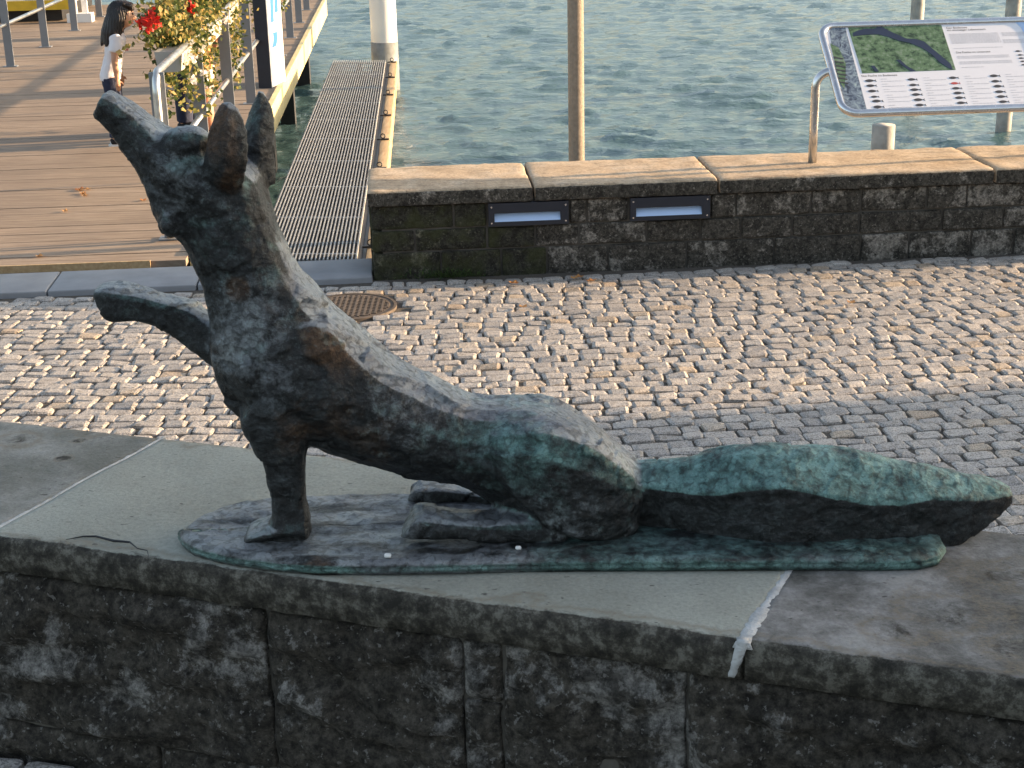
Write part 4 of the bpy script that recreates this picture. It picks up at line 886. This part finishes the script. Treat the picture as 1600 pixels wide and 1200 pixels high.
for (t0_, t1_, z0_, z1_) in ((-.14, .0, .38, .52), (-.12, -.02, .62, 1.9), (.02, .13, .70, 1.9)):
    q = MB(); n = 8; P_ = []
    for k in range(n + 1): z = z0_ + (z1_ - z0_) * k / n; P_.append((t0_ + .06 * math.sin(k / n * 2.2), z))
    for k in range(n, -1, -1): z = z0_ + (z1_ - z0_) * k / n; P_.append((t1_ + .06 * math.sin(k / n * 2.2), z))
    nv = len(P_); v = [SP(a_, .0702, DZ + z) for a_, z in P_] + [SP(a_, .0715, DZ + z) for a_, z in P_]
    q.add(v, [tuple(range(nv)), tuple(range(2 * nv - 1, nv - 1, -1))] + [(i, nv + i, nv + (i + 1) % nv, (i + 1) % nv) for i in range(nv)]); part('blue_emblem', q, MA['signblue'], sg)

# ------------------------------------------------------------------ boarding ramp at the far left
rp = thing('boarding_ramp', PP(13.4, -4.6, DZ), 'raised grey boarding ramp with bright yellow front edge beyond the left railing', 'ramp')
q = MB(); q.box(PP(14.9, -4.9, DZ + .28), (3.4, 2.6, .05), PAX); part('ramp_deck', q, MA['concrete'], rp)
q = MB(); q.box(PP(13.57, -4.9, DZ + .245), (3.4, .05, .13), PAX); part('yellow_edge', q, MA['yellow'], rp)
q = MB(); q.box(PP(14.95, -4.95, DZ + .11), (3.1, 2.2, .20), PAX); part('shadow_block', q, MA['black'], rp)  # black block stands in for the shadow gap under the ramp deck
for dx in (0, .13):
    q = MB(); q.box(PP(13.6 + dx * .6, -3.17 + dx, DZ + .7), (.075, .05, 1.4), PAX); part('white_post', q, MA['white'], rp)
q = MB(); q.box(PP(13.62, -3.1, DZ + .06), (.34, .2, .12), PAX); part('post_foot', q, MA['white'], rp)

# ------------------------------------------------------------------ flower boxes
def planter(t0, t1, s, z, dens, seed, label, hang=.5, redf=False, hgt=.10, left=0.0, wfl=0):
    rg = np.random.default_rng(seed); o = thing('flower_box', PP((t0 + t1) / 2, s, z), label, 'flower box', 'flower boxes hung on the pier railing')
    q = MB(); W2, H2 = .09, .13; rings = []
    for tq in (t0, t1): rings.append([PP(tq, s - W2 * .8, z - H2), PP(tq, s + W2 * .8, z - H2), PP(tq, s + W2, z), PP(tq, s - W2, z)])
    q.loft(rings); part('box', q, MA['boxgrey'], o)
    C = []; n = int(dens * (t1 - t0))
    nc = int(14 * (t1 - t0)) + 6
    for k in range(nc):
        cc = np.array(PP(rg.uniform(t0 - .05, t1 + .05), s + rg.normal(-.02, .065), z + .02 + abs(rg.normal(0, hgt)))); r = rg.uniform(.05, .12)
        C += [cc + rg.normal(0, 1, 3) * r * .6 for _ in range(n // nc)]
    for k in range(int(13 * (t1 - t0)) + 6):      # trailing stems
        side = rg.choice([-1, 1], p=[.65, .35]); p = np.array(PP(rg.uniform(t0 - .04, t1), s + side * rg.uniform(.07, .12) - left * rg.random(), z - .02)); ln = hang * rg.uniform(.4, 1.25)
        for j in range(int(ln / .011)):
            p = p + np.array([rg.normal(0, .006), rg.normal(0, .006), -.011]); C.append(p + rg.normal(0, .018, 3))
    for k in range(5):     # stray shoots arching out
        p = np.array(PP(rg.uniform(t0, t1), s - .1, z + .08)); v = np.array([-rg.uniform(.2, 1), rg.normal(0, .3), rg.uniform(0, .7)]) * .016
        for j in range(int(rg.uniform(8, 22))):
            p = p + v; v = v + np.array([0, 0, -.0011]); C.append(p + rg.normal(0, .006, 3))
    q = MB(); leaves(q, C, .042, rg, .2, .8); tag(part('foliage', q, MA['leaf'], o), kind='stuff')
    if redf:
        for dt, ds, dz in ((-.02, -.07, .21), (.06, -.13, .18), (.95, .03, .17)):
            q = MB(); c = np.array(PP(t0 + dt, s + ds, z + dz)); leaves(q, [c + rg.normal(0, .022, 3) for _ in range(60)], .038, rg, .2, 1); part('geranium_flower', q, MA['red'], o)
    for k in range(wfl):
        q = MB(); c = np.array(PP(rg.uniform(t0, t1), s + rg.choice([-.14, .13]), z - rg.uniform(.0, .25))); leaves(q, [c + rg.normal(0, .012, 3) for _ in range(14)], .03, rg, .2, 1); part('white_flower', q, MA['wflower'], o)
planter(1.5, 2.8, -.07, 1.03, 2300, 21, 'flower box nearest the shore with bushy foliage and a red geranium', .42, True, .13, .03, 5)
planter(3.0, 3.9, -.08, 1.0, 1500, 22, 'second flower box from the shore end, trailing yellowing foliage', .6, wfl=2)
planter(4.4, 5.2, -.08, 1.0, 1400, 23, 'third flower box from the shore, beside the blue and white sign', .6)
planter(8.0, 9.3, -.03, .93, 1100, 24, 'flower box beyond the blue and white sign, farthest out', .55)

# ------------------------------------------------------------------ people
def limb(mb, pts, rad, asp=1.0, m=14):
    pts = [Vector(p) for p in pts]; rings = []; ref = None
    for i, p in enumerate(pts):
        d = (pts[min(i + 1, len(pts) - 1)] - pts[max(i - 1, 0)]).normalized(); r = Vector((0, 1, 0)) if abs(d.y) < .9 else Vector((1, 0, 0)); u = (r - d * r.dot(d)).normalized(); v = d.cross(u)
        rings.append([p + (u * math.cos(2 * math.pi * k / m) * rad[i] + v * math.sin(2 * math.pi * k / m) * rad[i] * asp) for k in range(m)])
    mb.loft(rings)
def person(P, face, H, label, hair, top, bottom, shoe, sleeve=.5, lean=0.0, long_trousers=True, arm_fwd=0.0, redprint=False, hs=1.0):
    """local frame: x forward, y left, z up; H height"""
    P = Vector(P); c, s = math.cos(face), math.sin(face); k = H / (.865 + .135 * hs)
    def T(x, y, z):
        if z > .5: x = x + math.sin(lean) * (z - .5); z = .5 + (z - .5) * math.cos(lean)
        return P + Vector((c * x * k - s * y * k, s * x * k + c * y * k, z * k))
    def TH(x, y, z): return T(x * hs, y * hs, .865 + (z - .865) * hs)
    o = thing('person', P, label, 'person')
    b = MB(); sc = k; sh_ = k * hs
    for sd_ in (-1, 1):
        limb(b, [T(0, sd_ * .05, .51), T(.01, sd_ * .052, .40), T(.012, sd_ * .05, .28), T(0, sd_ * .05, .16), T(-.005, sd_ * .05, .04)], [.058 * sc, .052 * sc, .04 * sc, .036 * sc, .026 * sc])
        limb(b, [T(-.03, sd_ * .05, .022), T(.02, sd_ * .052, .024), T(.075, sd_ * .055, .015)], [.022 * sc, .026 * sc, .018 * sc])
        sh = T(0, sd_ * .105, .795); el = T(.02 + .12 * arm_fwd, sd_ * .135, .64 + .03 * arm_fwd); wr = T(.06 + .26 * arm_fwd, sd_ * .135, .50 + .14 * arm_fwd)
        limb(b, [T(0, sd_ * .06, .80), sh, (sh + el) / 2, el, (el + wr) / 2, wr], [.03 * sc, .034 * sc, .028 * sc, .025 * sc, .023 * sc, .017 * sc])
        hd = (wr - el).normalized(); side = Vector((c, s, 0)); pl_ = wr + hd * .05 * sc
        limb(b, [wr, wr + hd * .025 * sc, pl_], [.016 * sc, .022 * sc, .021 * sc], .6)
        for fi, fl_ in ((-1.5, .036), (-.5, .045), (.5, .042), (1.5, .033)):
            q0 = pl_ + side * fi * .0105 * sc; q1 = q0 + hd * fl_ * .6 * sc; q2 = q1 + (hd - Vector((-s, c, 0)) * sd_ * .5).normalized() * fl_ * .5 * sc
            limb(b, [q0 - hd * .012 * sc, q0, q1, q2], [.0062 * sc, .0062 * sc, .0055 * sc, .0042 * sc], m=8)
        q0 = wr + hd * .018 * sc + side * .016 * sc; limb(b, [q0, q0 + (hd * .6 + side) * .016 * sc, q0 + (hd * 1.2 + side) * .026 * sc], [.008 * sc, .007 * sc, .005 * sc], m=8)
    limb(b, [T(0, 0, .47), T(0, 0, .55), T(0, 0, .64), T(0, 0, .73), T(0, 0, .80), T(0, 0, .83)], [.085 * sc, .088 * sc, .08 * sc, .092 * sc, .085 * sc, .04 * sc], .66)
    limb(b, [T(0, 0, .81), T(.008, 0, .875)], [.034 * sc, .032 * sc])
    hc = TH(.012, 0, .93); b.ball(hc, (.062 * sh_, .062 * sh_, .07 * sh_), 18, 12); b.ball(TH(.03, 0, .902), (.043 * sh_, .043 * sh_, .04 * sh_))
    limb(b, [TH(.066, 0, .938), TH(.084, 0, .912), TH(.07, 0, .905)], [.007 * sh_, .012 * sh_, .009 * sh_], m=8)
    for sd_ in (-1, 1): b.ball(TH(.005, sd_ * .064, .925), (.014 * sh_, .008 * sh_, .02 * sh_), 8, 6)
    me = remesh(b, .0075 * sc + .0005, 'body', 2); me.materials.clear(); me.materials.append(MA['skin'])
    me.transform(Matrix.Translation(-P)); bo = put('body', me, o, P)
    for sd_ in (-1, 1):
        q = MB(); q.ball(TH(.066, sd_ * .024, .938), .0062 * sh_, 10, 7); part('eye', q, MA['eye'], bo, smooth=True)
    q = MB(); limb(q, [TH(.0715, -.018, .886), TH(.076, 0, .886), TH(.0715, .018, .886)], [.003 * sh_, .005 * sh_, .003 * sh_], m=8); part('mouth', q, MA['lip'], bo, smooth=True)
    def cloth(name, build, mat, vox=.008):
        q = MB(); build(q); m_ = remesh(q, vox, name, 2)
        for v in m_.vertices: v.co += v.normal * (.004 * mnoise.noise(v.co * 18) + .002 * mnoise.noise(v.co * 45))
        m_.materials.clear(); m_.materials.append(mat); m_.transform(Matrix.Translation(-P)); return put(name, m_, o, P)
    def b_top(q):
        limb(q, [T(0, 0, .475), T(0, 0, .50), T(0, 0, .64), T(0, 0, .73), T(0, 0, .79), T(0, 0, .835)], [.108 * sc, .108 * sc, .094 * sc, .104 * sc, .094 * sc, .05 * sc], .70)
        for sd_ in (-1, 1):
            sh = Vector(T(0, sd_ * .105, .80)); el = Vector(T(.02 + .12 * arm_fwd, sd_ * .135, .64 + .03 * arm_fwd)); limb(q, [T(0, sd_ * .05, .80), sh, sh.lerp(el, sleeve), sh.lerp(el, sleeve + .12)], [.045 * sc, .045 * sc, .046 * sc, .047 * sc])
    tp = cloth('shirt', b_top, top)
    if redprint:
        q = MB(); leaves(q, [np.array(T(.079, .028 + random.uniform(-.012, .012), .70 + random.uniform(-.02, .02))) for _ in range(12)], .022, np.random.default_rng(2), 0, .6); part('red_print', q, MA['inkred'], tp)
    def b_bot(q):
        limb(q, [T(0, 0, .44), T(0, 0, .50), T(0, 0, .545)], [.092 * sc, .094 * sc, .088 * sc], .7)
        for sd_ in (-1, 1):
            if long_trousers: limb(q, [T(0, sd_ * .048, .50), T(.01, sd_ * .052, .40), T(.012, sd_ * .05, .28), T(0, sd_ * .05, .16), T(-.005, sd_ * .05, .06)], [.064 * sc, .06 * sc, .05 * sc, .046 * sc, .042 * sc])
            else: limb(q, [T(0, sd_ * .048, .50), T(.01, sd_ * .052, .40), T(.012, sd_ * .05, .34)], [.066 * sc, .064 * sc, .06 * sc])
    cloth('trousers' if long_trousers else 'shorts', b_bot, bottom)
    for sd_ in (-1, 1):
        sh = cloth('shoe', lambda q: limb(q, [T(-.042, sd_ * .05, .03), T(-.02, sd_ * .05, .036), T(.02, sd_ * .052, .034), T(.06, sd_ * .055, .026), T(.09, sd_ * .056, .018)], [.02 * sc, .03 * sc, .031 * sc, .03 * sc, .02 * sc]), shoe, .006)
        q = MB(); q.prism([tuple(T(x, sd_ * .053 + y, 0)[:2]) for x, y in ((-.05, -.022), (.05, -.03), (.095, -.018), (.1, 0), (.095, .02), (.05, .03), (-.05, .022), (-.06, 0))], P.z + .001, P.z + .014 * k); part('sole', q, MA['sole'], sh)
    def b_hair(q):
        q.ball(TH(-.006, 0, .942), (.070 * sh_, .070 * sh_, .072 * sh_), 20, 12)
        for a in np.linspace(-1.9, 1.9, 15):
            x, y = -.055 * math.cos(a) - .004, .060 * math.sin(a); w_ = 1.0 + .1 * math.sin(a * 5)
            limb(q, [TH(x * .8, y * .9, .965), TH(x * 1.05, y * 1.08, .91), TH(x * 1.1 - .006, y * 1.18, .84), TH(x * 1.15 - .01, y * 1.15 * w_, .775 + .012 * math.sin(a * 7))], [.02 * sh_, .022 * sh_, .021 * sh_, .008 * sh_], m=8)
        # keep the face clear: fringe only above the brow
        for a in np.linspace(-.8, .8, 6): limb(q, [TH(0, .06 * math.sin(a), 1.0), TH(.05, .055 * math.sin(a), .982), TH(.066, .05 * math.sin(a), .957)], [.014 * sh_, .014 * sh_, .006 * sh_], m=8)
    q = MB(); b_hair(q); hm = remesh(q, .0065, 'hair', 1)
    for v in hm.vertices:
        a = math.atan2(v.co.y - hc.y, v.co.x - hc.x); v.co += v.normal * .0035 * math.sin(a * 38 + 4 * mnoise.noise(v.co * 12))
    hm.materials.clear(); hm.materials.append(hair); hm.transform(Matrix.Translation(-P)); put('hair', hm, o, P)
    return o
c1 = G(184, 226, DZ); person((c1[0], c1[1], DZ), R_(8), 1.13, 'child with long dark hair and white T-shirt standing left of the flower box', MA['hair'], MA['shirt'], MA['navy'], MA['blackcloth'], .55, lean=.26, redprint=True, hs=1.3)
c2 = G(334, 214, DZ); person((c2[0] - .05, c2[1], DZ), R_(160), 1.2, 'child with auburn hair, orange top and pale pink shorts behind the railing', MA['auburn'], MA['orange'], MA['pink'], MA['blackcloth'], .5, long_trousers=False, arm_fwd=.6, hs=1.28)
c3 = G(293, 214, DZ); person((c3[0], c3[1] + .25, DZ), R_(-30), 1.62, 'adult in black top and navy trousers standing behind the flower box', MA['hair'], MA['blackcloth'], MA['navy'], MA['blackcloth'], .5)

# fallen leaves
rg = np.random.default_rng(50)
for i, (px, py, n) in enumerate(((125, 297, 4), (135, 305, 3), (221, 312, 1), (95, 322, 1), (60, 392, 1), (808, 447, 2), (905, 438, 2), (930, 444, 1), (820, 480, 1), (1330, 470, 1))):
    for _ in range(n):
        g_ = G(px + rg.normal(0, 7), py + rg.normal(0, 4), DZ + .004 if px < 400 else .014); q = MB(); a = rg.uniform(0, 6.28); s_ = .033
        v = [(g_[0] + s_ * r_ * math.cos(a + t), g_[1] + s_ * r_ * math.sin(a + t), g_[2] + z_) for t, r_, z_ in ((0, 1, .014), (.6, .6, .004), (1.6, .75, .012), (2.6, .55, .002), (3.14, .9, .010), (4, .55, .003), (4.7, .75, .013), (5.7, .6, .004))]
        q.add(v + [tuple(g_)], [(8, k, (k + 1) % 8) for k in range(8)], float(rg.random()))
        where = 'brown pier boards in front of the railing' if px < 400 else 'cobbles close to the lakeside wall'
        tag(part('fallen_leaf', q, MA['fallen']), 'dry orange autumn leaf lying on the ' + where, 'leaf', 'fallen leaves on the ' + where)

# ------------------------------------------------------------------ the building on the right whose shade covers the near wall
bd = thing('house', (27, -3, 0), 'plastered lakeside house with tiled roof off to the right', 'house')
bq = MB(); yc = 9.05; bq.prism([(20, yc), (34, yc + 2.2), (36, -20), (22, -22)], -.1, 8.5); part('wall', bq, MA['render'], bd)
bq = MB(); bq.loft([[(19.4, yc + .4, 8.5), (34.6, yc + 2.8, 8.5), (27.3, yc + 1.5, 12.5)], [(21.4, -22.6, 8.5), (36.6, -20.6, 8.5), (29, -21.5, 12.5)]]); part('roof', bq, MA['roof'], bd)
for i in range(6):
    for j in range(3):
        y = 6 - i * 4.6; x = 20 + (yc - y) * 2 / 31; q = MB(); q.box((x, y, 1.6 + j * 2.6), (.08, 1.1, 1.5)); wn_ = part('window', q, MA['white'], bd)
        q = MB(); q.box((x - .035, y, 1.6 + j * 2.6), (.03, .9, 1.3)); part('pane', q, MA['glass'], wn_)
print('objects', len(bpy.data.objects), 'fox verts', N, 'stones', len(stones), 'vis', len(vis))
